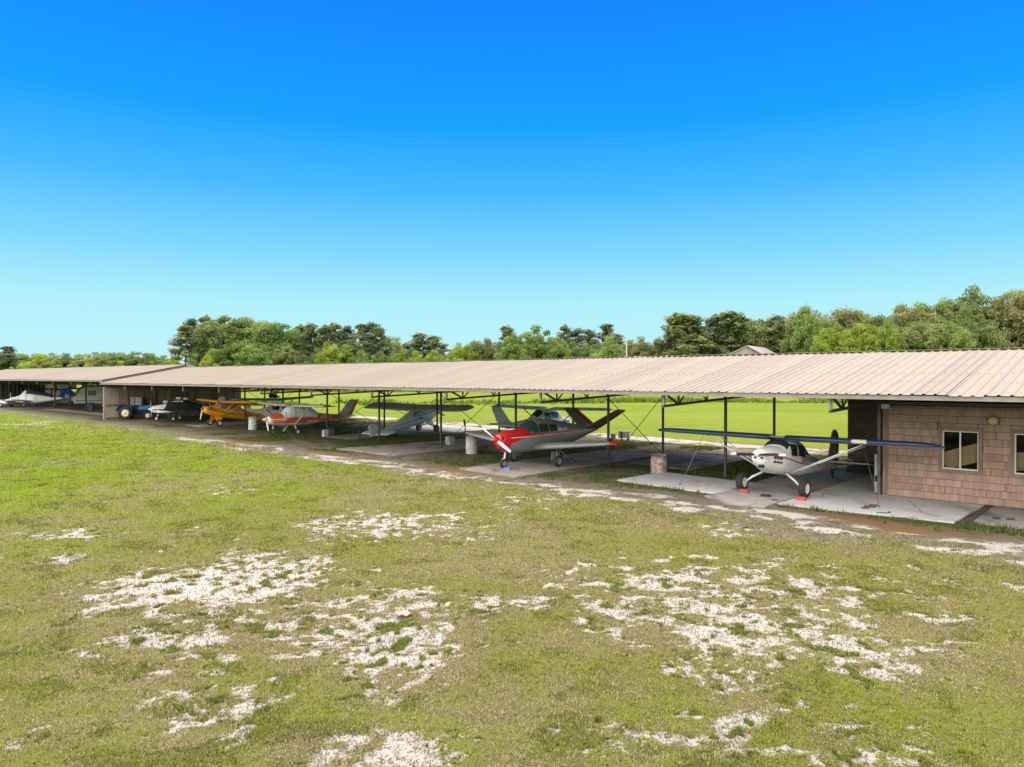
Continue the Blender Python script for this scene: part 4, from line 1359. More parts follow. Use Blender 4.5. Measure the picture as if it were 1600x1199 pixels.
# ------------------------------------------------------------------ high wing tricycle aircraft (two of them)
def tricycle(label, u, v, head, scheme):
    R = plane_root('light_aircraft', label, u, v, head, math.radians(1.0))
    o_ = scheme == 'orange'
    B = Body([(1.80, .19, .92, 1.08, 1.22, 2.0), (1.74, .33, .80, 1.05, 1.30, 2.1), (1.55, .43, .70, 1.02, 1.37, 2.3), (1.0, .50, .62, 1.0, 1.46, 2.6), (.72, .52, .60, 1.0, 1.52, 2.7), (.18, .53, .60, 1.05, 1.98, 2.9), (-.2, .53, .60, 1.05, 2.07, 3.1),
              (-1.15, .51, .62, 1.05, 2.06, 3.0), (-1.6, .46, .68, 1.05, 1.86, 2.8), (-2.15, .38, .76, 1.08, 1.55, 2.5), (-3.4, .22, .93, 1.14, 1.40, 2.3), (-4.6, .10, 1.05, 1.18, 1.33, 2.1), (-5.15, .04, 1.14, 1.2, 1.28, 2.0)])
    B.build('fuselage', M['white'] if o_ else M['offwhite'], R)
    if o_:
        B.skin(1.72, .80, math.radians(14), math.radians(166), 10, 20, .007).build('orange_cowl', M['orange'], R)
        B.side_patch(1.70, .8, .98, 1.05, (1, -1), 10, 1, .008).build('orange_stripe', M['orange'], R)
        B.side_patch(1.70, -2.0, lambda x: .80 + .02 * (x > 0), lambda x: .955 + .26 * float(smooth(.85, .3, x)), (1, -1), 20, 2, .008).build('orange_band', M['orange'], R)
        B.side_patch(-2.0, -4.95, lambda x: B.at(x)[1] + .10, lambda x: B.at(x)[3] - .03, (1, -1), 16, 5, .008).build('orange_band', M['orange'], R)
        mb = MB()
        for sd in (1, -1): B.text('N3613J', -2.2 if sd > 0 else -3.75, 1.075, .34, sd, .18 * (1 if sd > 0 else 1), .006, mb=mb)
        mb.build('lettering', M['white'], R)
        # white canvas cover tied over the cabin
        cv = B.skin(.86, -2.05, math.radians(6), math.radians(174), 16, 26, .028, x0f=lambda ph: .86 - .28 * (1 - math.sin(max(0, min(PI, ph)))), x1f=lambda ph: -2.05 + .1 * math.cos(ph), jit=.02).build('canopy_cover', M['canvas'], R)
        for xx in (-.1, -.75, .62):
            B.skin(xx, xx - .045, math.radians(-60), math.radians(240), 1, 30, .052).build('strap', M['greydark'], cv)
    else:
        B.skin(.70, .16, math.radians(36), math.radians(144), 5, 14, .012).build('windshield', M['window'], R)
        for sd in (1, -1):
            B.side_patch(.22, -.5, 1.45, 1.86, (sd,), 6, 4, .012).build('side_window', M['window'], R)
            B.side_patch(-.6, -1.2, 1.47, 1.84, (sd,), 5, 4, .012).build('side_window', M['window'], R)
        B.skin(-1.28, -1.85, math.radians(45), math.radians(135), 5, 12, .012).build('rear_window', M['window'], R)
        B.side_patch(1.5, -4.4, lambda x: 1.10 + .04 * (x < 0), lambda x: 1.22, (1, -1), 20, 1, .008).build('dark_stripe', M['black'], R)
        B.side_patch(1.5, -4.4, lambda x: .98, lambda x: 1.05, (1, -1), 20, 1, .008).build('dark_stripe', M['greydark'], R)
    propeller(R, (1.87, 0, 1.08), 1.75, math.radians(112), [M['white'], M['offwhite']], .9, .15, spinner=(.14, .30), hubmat=M['white'])
    mf = (lambda i, k: 1 if (i >= 3 and (k <= 2 or k >= 9)) or i >= 7 else 0) if o_ else (lambda i, k: 0)
    wing_pair(R, [M['white'], M['orange']], .28, 2.03, 1.55, .48, 5.05, .17, .02, 'square', .80, matf=mf)
    for sd in (1, -1):
        mb = MB(); mb.bar((-.15, sd * .5, .74), (-.28, sd * 2.25, 2.02), .10, .04); mb.build('strut', M['white'], R)
        mb = MB(); mb.bar((-.10, sd * .42, .66), (0, sd * 1.0, .22), .09, .04); mb.build('gear_leg', M['white'], R)
        wheel(R, (0, sd * 1.05, .22), .225, .16, M['hubwhite'] if o_ else M['greydark'])
    mb = MB(); mb.tube([(1.32, 0, .72), (1.40, 0, .20)], [.045, .035], 8); mb.build('nose_leg', M['hubwhite'], R)
    wheel(R, (1.42, 0, .19), .195, .14, M['greydark'], 'nose_wheel')
    foil([((-3.85, 0, 1.33), 1.25, .08, (0, 1, 0)), ((-4.2, 0, 1.6), 1.10, .08, (0, 1, 0)), ((-4.85, 0, 2.35), .82, .06, (0, 1, 0)), ((-4.95, 0, 2.48), .72, .04, (0, 1, 0))], AFS).build('fin', M['offwhite'], R)
    foil([((-4.62, 0, 1.30), .55, .062, (0, 1, 0)), ((-4.85, 0, 1.6), .50, .062, (0, 1, 0)), ((-5.36, 0, 2.35), .37, .052, (0, 1, 0)), ((-5.38, 0, 2.50), .34, .036, (0, 1, 0))], AFS).build('rudder', M['orange'] if o_ else M['offwhite'], R)
    wing_pair(R, M['white'], -4.05, 1.24, 1.10, .10, 1.52, .07, 0, 'square', .75, name='stabilizer')
    MB().lathe([(0, .10), (.04, .08), (.045, 0)], 'z', (-5.2, 0, 2.49), 10).build('beacon', M['darkred'] if o_ else M['matteblack'], R)
    return R
tricycle('orange and white high wing aircraft wearing a white cabin cover, lettered N3613J', 33.55, -1.15, (.04, -1), 'orange')
tricycle('white high wing aircraft parked tail first behind the grey V-tail one', 17.1, 8.9, (0, 1), 'white')

# ------------------------------------------------------------------ slim taildraggers (yellow one and silver one)
def cub(label, u, v, head, scheme):
    yel = scheme == 'yellow'
    R = plane_root('light_aircraft', label, u, v, head, math.radians(11.0 if yel else 13.5))
    P = M['yellow'] if yel else M['silver']
    B = Body([(1.12, .16, 1.08, 1.22, 1.36, 2.0), (1.06, .28, .98, 1.20, 1.45, 2.1), (.85, .36, .88, 1.18, 1.53, 2.3), (.35, .40, .80, 1.16, 1.62, 2.6), (.15, .40, .79, 1.16, 1.68, 2.8), (-.15, .40, .79, 1.2, 1.98, 3.0), (-.5, .40, .79, 1.2, 2.04, 3.2),
              (-1.2, .39, .81, 1.2, 2.03, 3.2), (-1.7, .36, .84, 1.2, 1.90, 3.0), (-2.6, .29, .90, 1.2, 1.68, 2.8), (-4.0, .17, 1.02, 1.22, 1.48, 2.6), (-5.0, .06, 1.14, 1.26, 1.40, 2.2), (-5.3, .03, 1.18, 1.27, 1.36, 2.0)])
    B.build('fuselage', P, R)
    B.skin(.14, -.16, math.radians(42), math.radians(138), 4, 12, .010).build('windshield', M['clearish'], R)
    for sd in (1, -1):
        B.side_patch(-.12, -.78, 1.50, lambda x: 1.93, (sd,), 5, 4, .010).build('side_window', M['clearish'], R)
        B.side_patch(-.84, -1.55, 1.52, lambda x: 1.92 - max(0, -x - 1.2) * .25, (sd,), 5, 4, .010).build('side_window', M['clearish'], R)
    if yel:
        mb = MB()
        zc = lambda x: 1.27 + .0 * x
        for sd in (1, -1):
            B.side_patch(1.0, -.55, lambda x: zc(x) - .012 - .02 * (x < 0), lambda x: zc(x) + .022, (sd,), 16, 1, .010, mb=mb)
            B.side_patch(-.35, -3.1, lambda x: 1.20, lambda x: 1.20 + .05 * (1 + (x + .35) / 4), (sd,), 16, 1, .011, mb=mb)
            B.side_patch(-.30, -.58, lambda x: 1.14 + (-.30 - x) * .2, lambda x: 1.24, (sd,), 3, 1, .012, mb=mb)
        mb.build('black_flash', M['black'], R)
        mb = MB()
        for sd in (1, -1): B.text('N33102', -2.35 if sd > 0 else -3.75, 1.17, .36, sd, .12, .008, mb=mb)
        mb.build('lettering', M['black'], R)
        for sd in (1, -1):                                   # bare engine cylinders
            e = MB().cbox((.72, sd * .42, 1.34), (.44, .22, .24), 0, .04).build('engine_block', M['matteblack'], R)
            for q in range(2):
                MB().lathe([(.09, -.02), (.11, 0), (.11, .10), (.06, .13), (0, .13)], 'y', (.60 + .24 * q, sd * .50, 1.34) , 12).build('cylinder_head', M['galv'], e)
            MB().cbox((.93, sd * .36, 1.40), (.12, .20, .20), 0, .03).build('cooling_scoop', M['galv'], e)
    else:
        mb = MB()
        for sd in (1, -1):
            B.side_patch(.25, -.95, lambda x: 1.42 - .05 * x, lambda x: 1.47 - .05 * x, (sd,), 8, 1, .010, mb=mb)
            B.side_patch(-.75, -1.1, lambda x: 1.44 - .6 * (x + .75) - .32, lambda x: 1.50 - .6 * (x + .75) - .28, (sd,), 4, 1, .011, mb=mb)
            B.side_patch(-.78, -4.7, lambda x: 1.34 - .015 * (x + .78) - .02, lambda x: 1.38 - .0 * (x + .78), (sd,), 14, 1, .010, mb=mb)
        mb.build('black_flash', M['black'], R)
        B.side_patch(.9, .3, 1.0, 1.35, (1, -1), 4, 3, .010).build('cowl_panel', M['offwhite'], R)
    propeller(R, (1.20, 0, 1.22), 1.83, math.radians(88 if yel else 20), [M['cream'] if yel else M['galv'], M['offwhite']], .85, .14, hubmat=M['galv'])
    top = M['yellowdk'] if yel else M['silverwing']
    wing_pair(R, [top, P], .02, 2.02, 1.60, .34, 5.37, .17, .018, 'round', 1.0, matf=lambda i, k: 0 if k <= 3 else 1)
    # wing ribs showing through the fabric
    for sd in (1, -1):
        mb = MB()
        for q in range(13):
            y = .62 + q * .33; z = 2.02 + .018 * (y - .34)
            prev = None
            for a, b in AF[1:6]:
                p = (.02 - 1.6 * a, sd * y, z + .17 * b + .004)
                if prev: mb.bar(prev, p, .022, .010, 0)
                prev = p
        mb.build('wing_rib_tape', top, R)
    MB().box(-1.5, -.1, -.345, .345, 2.03, 2.10).build('wing_centre', top, R)
    for sd in (1, -1):
        mb = MB(); mb.tube([(-.12, sd * .38, .84), (-.22, sd * 2.55, 2.02)], .030, 8); mb.build('strut', P, R)
        mb = MB(); mb.tube([(-.16, sd * .38, .84), (-1.02, sd * 2.40, 2.02)], .026, 8); mb.build('strut', P, R)
        # V legs with fabric between
        mb = MB()
        a, b, c = Vector((.22, sd * .36, .84)), Vector((-.50, sd * .36, .84)), Vector((.03, sd * .84, .27))
        n = (b - a).cross(c - a).normalized() * .018
        mb.add([a + n, b + n, c + n, a - n, b - n, c - n], [(0, 1, 2), (5, 4, 3), (0, 3, 4, 1), (1, 4, 5, 2), (2, 5, 3, 0)])
        mb.tube([a, c], .026, 8); mb.tube([b, c], .026, 8)
        mb.build('gear_leg', P, R)
        mb = MB(); mb.tube([(.0, 0, .62), (.02, sd * .84, .28)], .022, 6); mb.build('gear_brace', M['black'], R)
        wheel(R, (0, sd * .93, .27), .275, .20, M['cream'] if yel else M['galv'])
    foil([((-4.35, 0, 1.40), .95, .05, (0, 1, 0)), ((-4.6, 0, 1.62), 1.0, .05, (0, 1, 0)), ((-4.85, 0, 1.9), .90, .05, (0, 1, 0)), ((-5.02, 0, 2.06), .66, .04, (0, 1, 0)), ((-5.2, 0, 2.13), .32, .03, (0, 1, 0))], AFS).build('fin', P, R)
    foil([((-5.0, 0, 1.02), .42, .045, (0, 1, 0)), ((-5.0, 0, 1.2), .66, .05, (0, 1, 0)), ((-5.02, 0, 1.42), .72, .05, (0, 1, 0)), ((-5.04, 0, 1.66), .66, .05, (0, 1, 0))], AFS).build('rudder', P, R)
    wing_pair(R, P, -4.35, 1.36, 1.10, .05, 1.45, .05, 0, 'round', .85, name='stabilizer')
    mb = MB(); mb.tube([(-4.95, 0, 1.12), (-5.15, 0, .99)], .03, 6); mb.build('tail_spring', M['black'], R)
    wheel(R, (-5.2, 0, 1.02), .11, .07, M['galv'], 'tail_wheel')
    return R
cub('bright yellow fabric taildragger with black flash, lettered N33102, beside the board wall bays', 44.7, -1.7, (.04, -1), 'yellow')
cub('dull silver fabric taildragger with thin black lightning stripe, tail towards the lawn', 27.9, 7.2, (.10, .995), 'silver')

# ------------------------------------------------------------------ small pusher flying boat with its engine above a dark wing
def pusher():
    x, y = -20.8, 63.5
    R = empty('light_aircraft', (x, y, float(rise(y)) + .02), (0, 0, math.radians(-28)), 'small white pod aircraft with dark wing and black engine on top, behind the yellow one', 'aircraft', 'light aircraft parked under the hangar roof')
    B = Body([(2.6, .10, .75, .85, .95, 2.0), (2.3, .30, .58, .82, 1.12, 2.1), (1.6, .44, .48, .80, 1.30, 2.3), (.8, .48, .46, .85, 1.62, 2.4), (.2, .46, .46, .9, 1.72, 2.4), (-.8, .36, .52, .9, 1.45, 2.3), (-2.0, .16, .8, .98, 1.2, 2.1), (-3.6, .06, .98, 1.06, 1.15, 2.0)])
    B.build('fuselage', M['white'], R)
    B.skin(1.35, .55, math.radians(40), math.radians(140), 6, 12, .012).build('windshield', M['window'], R)
    for sd in (1, -1): B.side_patch(.9, .1, 1.15, 1.45, (sd,), 5, 3, .012).build('side_window', M['window'], R)
    wing_pair(R, M['silverwing'], .55, 2.02, 1.35, .12, 4.6, .16, .035, 'round', .9)
    for sd in (1, -1):
        mb = MB(); mb.tube([(.1, sd * .42, .7), (0, sd * 2.2, 2.05)], .03, 6); mb.build('strut', M['galv'], R)
        mb = MB(); mb.tube([(0, sd * .3, .6), (0, sd * .8, .2)], .03, 6); mb.build('gear_leg', M['galv'], R)
        wheel(R, (0, sd * .85, .2), .20, .13, M['galv'])
    mb = MB(); mb.tube([(.2, .12, 1.7), (.0, .12, 2.1)], .03, 6); mb.tube([(.2, -.12, 1.7), (.0, -.12, 2.1)], .03, 6); mb.build('pylon', M['galv'], R)
    e = MB().cbox((-.25, 0, 2.38), (.7, .42, .36), 0, .06).build('engine', M['matteblack'], R)
    MB().tube([(-.1, .2, 2.4), (.1, .42, 2.3), (-.5, .45, 2.2)], .05, 8).build('exhaust', M['matteblack'], e)
    propeller(R, (-.66, 0, 2.42), 1.5, math.radians(60), [M['matteblack'], M['matteblack']], .85, .13)
    foil([((-2.9, 0, 1.1), .9, .06, (0, 1, 0)), ((-3.2, 0, 1.9), .7, .05, (0, 1, 0)), ((-3.35, 0, 2.1), .4, .03, (0, 1, 0))], AFS).build('fin', M['white'], R)
    wing_pair(R, M['white'], -2.9, 1.5, .7, .03, 1.2, .05, 0, 'round', .85, name='stabilizer')
    return R
pusher()

# ------------------------------------------------------------------ low wing aircraft under a black tarpaulin
def tarped():
    x, y = -31.0, 66.8
    R = empty('light_aircraft', (x, y, float(rise(y)) + .02), (0, 0, math.radians(180 + 10)), 'low wing aircraft covered with a black tarpaulin, its white nose showing, beside the blue tractor', 'aircraft', 'light aircraft parked under the hangar roof')
    B = Body([(2.15, .18, .85, 1.05, 1.22, 2.0), (2.05, .32, .74, 1.02, 1.32, 2.1), (1.7, .42, .66, 1.0, 1.42, 2.3), (1.0, .5, .60, 1.0, 1.52, 2.5), (.3, .52, .58, 1.0, 1.85, 2.5), (-.6, .5, .58, 1.0, 1.9, 2.5), (-1.8, .36, .7, 1.05, 1.55, 2.3), (-4.2, .08, 1.05, 1.18, 1.32, 2.0)])
    B.build('fuselage', M['white'], R)
    B.side_patch(2.0, .9, .98, 1.06, (1, -1), 8, 1, .01).build('black_stripe', M['black'], R)
    for sd in (1, -1): MB().lathe([(0, .02), (.09, .02), (.10, -.05)], 'x', (2.06, sd * .18, 1.10), 10).build('air_inlet', M['matteblack'], R)
    propeller(R, (2.2, 0, 1.05), 1.8, math.radians(84), [M['hubwhite'], M['hubwhite']], .9, .13, spinner=(.13, .25), hubmat=M['white'])
    wing_pair(R, M['white'], .62, .72, 1.5, .4, 4.3, .18, .06, 'square', .9)
    # tarpaulin sagging over cabin and wing roots
    nx, ny = 26, 30
    vs = []
    r = random.Random(8)
    for i in range(nx + 1):
        xx = 1.1 - 4.4 * i / nx
        for j in range(ny + 1):
            yy = -2.7 + 5.4 * j / ny
            zt = B.at(xx)[3] + .05
            ridge_ = zt - .02
            sag = .98 + .06 * abs(yy)
            f = math.exp(-(abs(yy) / .62) ** 2.6)
            z = sag + (ridge_ - sag) * f + .04 * math.sin(xx * 5 + yy * 3) * (1 - f) + r.uniform(-.015, .015)
            edge = min(i / 2, (nx - i) / 2, j / 2, (ny - j) / 2, 1)
            z -= (1 - edge) * .38
            vs.append((xx + r.uniform(-.02, .02), yy, z))
    mb = MB(); mb.add(vs, [(i * (ny + 1) + j, i * (ny + 1) + j + 1, (i + 1) * (ny + 1) + j + 1, (i + 1) * (ny + 1) + j) for i in range(nx) for j in range(ny)], 0, True)
    t = mb.build('tarpaulin', M['tarp'], R)
    for q, (xx, yy) in enumerate(((.85, .25), (-.15, -.2), (-.9, .3))):
        MB().cbox((xx, yy, B.at(xx)[3] + .16), (.42, .32, .24), 0, .07).build('weight_bag', M['offwhite'] if q != 1 else M['canvas'], t)
    for sd in (1, -1):
        mb = MB(); mb.tube([(0, sd * .95, .72), (0, sd * 1.0, .22)], .045, 6); mb.build('gear_leg', M['white'], R)
        wheel(R, (0, sd * 1.05, .22), .225, .15, M['hubwhite'])
    mb = MB(); mb.tube([(1.6, 0, .68), (1.72, 0, .2)], .04, 6); mb.tube([(1.45, 0, .7), (1.7, 0, .3)], .025, 6); mb.build('nose_leg', M['hubwhite'], R)
    wheel(R, (1.74, 0, .19), .195, .13, M['hubwhite'], 'nose_wheel')
    foil([((-3.3, 0, 1.3), 1.0, .07, (0, 1, 0)), ((-3.8, 0, 2.2), .6, .05, (0, 1, 0))], AFS).build('fin', M['white'], R)
    return R
tarped()

# ------------------------------------------------------------------ covered aircraft under the farther roof
def covered(label, x, y, yaw, high):
    R = empty('light_aircraft', (x, y, float(rise(y)) + .02), (0, 0, yaw), label, 'aircraft', 'light aircraft parked under the hangar roof')
    B = Body([(2.9, .14, .82, .98, 1.12, 2.0), (2.7, .32, .62, .95, 1.22, 2.1), (2.0, .46, .45, .9, 1.36, 2.3), (1.2, .56, .38, .9, 1.55, 2.4), (.5, .62, .35, .95, 2.15, 2.6), (-.8, .60, .36, .95, 2.2, 2.6), (-1.8, .45, .5, .95, 1.7, 2.4), (-3.6, .2, .8, 1.02, 1.35, 2.2), (-5.0, .08, 1.0, 1.12, 1.25, 2.0)])
    B.build('fuselage', M['white'], R)
    B.skin(1.5, -1.2, math.radians(-5), math.radians(185), 12, 20, .04, jit=.03).build('canopy_cover', M['canvas'], R)
    for xx in (1.3, .1):
        B.skin(xx, xx - .06, math.radians(-60), math.radians(240), 1, 24, .08).build('strap', M['black'], R)
    propeller(R, (2.98, 0, .98), 1.8, math.radians(88), [M['white'], M['white']], .9, .15, spinner=(.14, .28), hubmat=M['white'])
    for sd in (1, -1):
        mb = MB(); mb.tube([(0, sd * .45, .5), (0, sd * 1.0, .22)], .04, 6); mb.build('gear_leg', M['white'], R)
        wheel(R, (0, sd * 1.05, .22), .22, .15, M['hubwhite'])
    cov = M['bluecanvas'] if high else M['navycanvas']
    # cloth drawn from the cabin top down over the tail
    x0_, x1_ = (-.9, -4.6) if high else (-.1, -3.9)
    zt = 2.45
    n = 14; vs = []
    for i in range(n + 1):
        t = i / n; xx = x0_ + (x1_ - x0_) * t
        top = zt - (1.25 if high else 1.1) * t ** 1.3; hw = .75 * (1 - .8 * t); low = top - (.75 * (1 - .7 * t))
        for q in (-1.25, -1, -.5, 0, .5, 1, 1.25):
            vs.append((xx + .03 * math.sin(i * 2.3 + q * 3), hw * max(-1, min(1, q)) * (1.1 if abs(q) > 1 else 1), (low if abs(q) > 1 else top - .28 * abs(q) ** 1.6) + .02 * math.sin(i * 3.1 + q * 5)))
    mb = MB(); mb.add(vs, [(i * 7 + k, i * 7 + k + 1, (i + 1) * 7 + k + 1, (i + 1) * 7 + k) for i in range(n) for k in range(6)], 0, True)
    mb.build('tail_cover', cov, R)
    if high:
        wing_pair(R, M['matteblack'], .7, 2.25, 1.5, .3, 4.2, .16, .03, 'square', .9)
        for sd in (1, -1):
            mb = MB(); mb.tube([(.2, sd * .55, .8), (.1, sd * 2.2, 2.2)], .04, 6); mb.build('strut', M['white'], R)
            for k, mm in enumerate((M['orange'], M['black'], M['cream'])):
                B.side_patch(.4 - .3 * k, .2 - .3 * k, .7, 1.5, (sd,), 2, 3, .07).build('stripe', mm, R)
    else:
        wing_pair(R, M['white'], .6, .75, 1.4, .45, 3.6, .16, .06, 'square', .9)
    foil([((-4.1, 0, 1.2), 1.1, .07, (0, 1, 0)), ((-4.7, 0, 1.9), .7, .05, (0, 1, 0))], AFS).build('fin', cov, R)
    return R
def at_px(px, z):
    return (px - 800) / 1130 * z, z
x, y = at_px(47, 99)
covered('white covered aircraft with dark blue tail cover under the farther roof', x, y, math.radians(172), False)
x, y = at_px(97, 101)
covered('aircraft with bright blue tail tarpaulin and black wing beside the travel trailer', x, y, math.radians(150), True)
# ------------------------------------------------------------------ things standing about under the roof
def on_ground(px, py, top=0.0):
    """place on the ground (allowing for its rise) seen in the given direction"""
    z = 1130 * H / (py - 590)
    for _ in range(6): z = 1130 * (H - float(rise(z)) - top) / (py - 590)
    return Vector(((px - 800) / 1130 * z, z, float(rise(z)) + top))
def drum(pos, r, h, m, label, dent=0.0):
    mb = MB()
    prof = [(0, h - .02), (r * .94, h - .02), (r * .94, h), (r, h)]
    for q in (.0, .33, .36, .39, .64, .67, .70, 1.0):
        k = 1.03 if q in (.36, .67) else 1.0
        prof.append((r * k, h * (1 - q)))
    mb.lathe(prof, 'z', (0, 0, 0), 22)
    o = mb.build('drum', m)
    o.location = pos; o.rotation_euler = (RNG.normal(0, .02), RNG.normal(0, .02), 1)
    return tag(o, label, 'drum')
drum(on_ground(737, 709), .33, .98, M['drum'], 'pale steel drum on the grass left of the red nosed aircraft')
drum(on_ground(394.5, 672), .32, 1.02, M['offwhite'], 'white drum between the yellow and the orange aircraft')
drum(on_ground(1029.5, 739.5), .36, .82, M['rustdrum'], 'rust blotched white drum beside the white apron strip')
# stub of pipe beside the white drum
p = on_ground(399.5, 673.5)
mb = MB(); mb.tube([(0, 0, 0), (0, 0, 1.15)], .04, 8); o = mb.build('marker_pipe', M['galv']); o.location = p
tag(o, 'thin pale pipe standing right of the white drum', 'pipe')
# clutter behind the pale drum
p = on_ground(752, 706)
mb = MB()
r = random.Random(5)
for k in range(14):
    a = Vector((r.uniform(-.8, .8), r.uniform(-.4, .4), r.uniform(.05, .6))); b = a + Vector((r.uniform(-.9, .9), r.uniform(-.3, .3), r.uniform(-.3, .3)))
    b.z = max(.03, b.z); mb.bar(a, b, .05, .035)
o = mb.build('scrap_pile', mat('rusty_scrap', (.10, .075, .055), .9, var=.4)); o.location = p
tag(o, 'low heap of rusty scrap bars behind the pale drum', 'scrap heap', kind='stuff')
mb = MB().cbox((0, 0, .22), (.55, .5, .44), 0, .03); o = mb.build('rusty_cabinet', mat('rusty_cabinet', (.13, .085, .06), .85, var=.4, vscale=8)); o.location = on_ground(771, 705)
tag(o, 'small rusty box among the scrap behind the red nosed aircraft', 'box')
# concrete block with a ring on the empty pad
p = on_ground(703, 696)
b_ = empty('concrete_block', p, (0, 0, ROWROT), 'white concrete anchor block with a dark ring, at the end of the empty pad', 'block')
MB().cbox((0, 0, .28), (.42, .5, .56), 0, .05).build('block', mat('block', (.40, .39, .37), .9, var=.3, bump=.4), b_)
ring = [(0.0 - .22, .16 * math.cos(a), .30 + .16 * math.sin(a)) for a in np.linspace(0, 2 * PI, 17)]
mb = MB(); mb.tube(ring, .03, 6, cap=False); mb.build('ring', M['matteblack'], b_)
mb = MB(); mb.tube([(-.2, 0, .1), (-1.2, .2, .08), (-1.5, .5, .06)], .02, 6)
o = mb.build('chain', M['matteblack']); o.location = p; o.rotation_euler = (0, 0, math.radians(40)); tag(o, 'dark chain lying at the concrete anchor block', 'chain')
# black crate and white box under the orange aircraft's tail
p = on_ground(521, 680)
c_ = empty('storage_chest', p, (0, 0, ROWROT), 'low black chest under the tail of the orange aircraft', 'chest')
MB().cbox((0, 0, .24), (1.05, .6, .44), 0, .03).build('chest_body', M['bin'], c_)
MB().cbox((0, 0, .50), (1.10, .65, .07), 0, .02).build('lid', M['matteblack'], c_)
o = MB().cbox((0, 0, .25), (.24, .4, .5), 0, .02).build('white_box', mat('white_box', (.5, .46, .38), .8, var=.3)); o.location = on_ground(508, 683); o.rotation_euler = (0, 0, ROWROT)
tag(o, 'narrow cream box standing left of the black chest', 'box')
# jack stand near the silver aircraft
p = on_ground(562, 686)
s_ = empty('jack_stand', p, (0, 0, .4), 'small rusty jack stand on the grass left of the silver aircraft', 'jack stand')
mb = MB(); mb.tube([(0, 0, .12), (0, 0, .72)], .035, 8); mb.build('column', M['post'], s_)
MB().cbox((0, 0, .76), (.30, .16, .16), 0, .02).build('head', M['matteblack'], s_)
for k in range(3):
    a = 2 * PI * k / 3
    mb = MB(); mb.tube([(0, 0, .2), (.25 * math.cos(a), .25 * math.sin(a), .0)], .02, 6); mb.build('leg', M['post'], s_)
# brown stub post and grey box sign behind the V-tail aircraft
p = on_ground(958, 697)
s_ = empty('stub_post', p, (0, 0, .5), 'short brown wooden post with a fitting, right of the V tail', 'post')
MB().cbox((0, 0, .36), (.24, .24, .76), 0, .02).build('post', M['wood'], s_)
MB().cbox((-.2, 0, .32), (.18, .14, .26), 0, .03).build('bracket', M['matteblack'], s_)
p = on_ground(975, 689)
s_ = empty('equipment_cart', p, (0, 0, .25), 'grey box on small wheels standing on the sand strip behind the V tail', 'cart')
MB().cbox((0, 0, .42), (.66, .4, .48), 0, .03).build('box', M['greydark'], s_)
MB().cbox((-.24, -.205, .42), (.10, .012, .44), 0).build('strap', M['matteblack'], s_)
for a in (-.22, .22): wheel(s_, (a, -.16, .09), .09, .06, M['galv'])
mb = MB(); mb.tube([(.33, 0, .55), (.62, 0, .5), (.66, 0, .3)], .02, 6); mb.build('handle', M['galv'], s_)

# ------------------------------------------------------------------ wheel chocks, mats and bits on the near concrete
def chock(px, py, m, label, yaw, ln=.34):
    p = on_ground(px, py, .05)
    mb = MB()
    mb.add([(-ln / 2, -.09, 0), (ln / 2, -.09, 0), (ln / 2, .09, 0), (-ln / 2, .09, 0), (-ln / 2, -.02, .11), (ln / 2, -.02, .11), (ln / 2, .02, .11), (-ln / 2, .02, .11)], [(0, 3, 2, 1), (4, 5, 6, 7), (0, 1, 5, 4), (1, 2, 6, 5), (2, 3, 7, 6), (3, 0, 4, 7)])
    o = mb.build('wheel_chock', m); o.location = p; o.rotation_euler = (0, 0, yaw)
    return tag(o, label, 'chock', 'wheel chocks')
chock(1163, 769.5, M['chock'], 'red chock under the left wheel in the picture of the white taildragger', ROWROT)
chock(1252, 781.5, M['chock'], 'red chock at the wheel of the white taildragger nearer the office', ROWROT)
chock(792, 735, M['bluechock'], 'blue chock behind the nose wheel of the red nosed aircraft', ROWROT + .3)
def flat(px, py, sx, sy, sz, m, name, label, cat, yaw=0.0, grp=None):
    p = on_ground(px, py, .05)
    o = MB().cbox((0, 0, sz / 2), (sx, sy, sz), 0, min(sz, .02) * .45).build(name, m)
    o.location = p; o.rotation_euler = (0, 0, ROWROT + yaw)
    return tag(o, label, cat, grp)
flat(1197, 776, .34, .24, .06, M['matteblack'], 'rubber_mat', 'small black mat in front of the white taildragger', 'mat', .3)
flat(1211, 782, .2, .12, .03, mat('moss', (.08, .10, .02), .95), 'moss_patch', 'little tuft of moss beside the black mat', 'moss', .5)
flat(1094, 757, .62, .10, .05, M['wood'], 'timber_scrap', 'longer brown timber offcut on the white apron strip', 'timber', .5, 'timber offcuts on the apron')
flat(1101, 758.5, .30, .09, .05, M['wood'], 'timber_scrap', 'shorter brown timber offcut at the right end of the longer one', 'timber', -.3, 'timber offcuts on the apron')
flat(1088, 760, .16, .07, .04, M['wood'], 'timber_scrap', 'smallest brown timber chip in front of the longer offcut', 'timber', .1, 'timber offcuts on the apron')
for k, (px, py, sx) in enumerate(((1360, 793, .34), (1366, 791, .28), (1353, 795, .22))):
    flat(px, py, sx, .12, .04, mat('dead_leaf', (.07, .05, .035), .9), 'timber_scrap', ('dark bark piece at the rope foot on the near slab', 'dark bark piece farther back at the rope foot', 'smallest dark bark piece at the rope foot')[k], 'bark', .4 * k)
o = flat(1373, 771.5, .30, .14, .03, M['matteblack'], 'rubber_mat', 'thin black pad by the door track of the office', 'mat', .2)
flat(890, 718, .34, .10, .05, M['matteblack'], 'tow_bar', 'short black tow bar lying on the stained pad under the grey wing', 'tow bar', .4)
flat(903, 730, .12, .12, .10, M['chock'], 'fuel_can_cap', 'small reddish can at the edge of the stained pad', 'can', .4)
for k, (px, py) in enumerate(((1558, 811), (1580, 812.5))):
    flat(px, py, .20, .09, .03, M['matteblack'], 'dirt_clod', ('dark clod on the walkway nearer the drain', 'dark clod on the walkway farther from the drain')[k], 'clod', .7 * k)
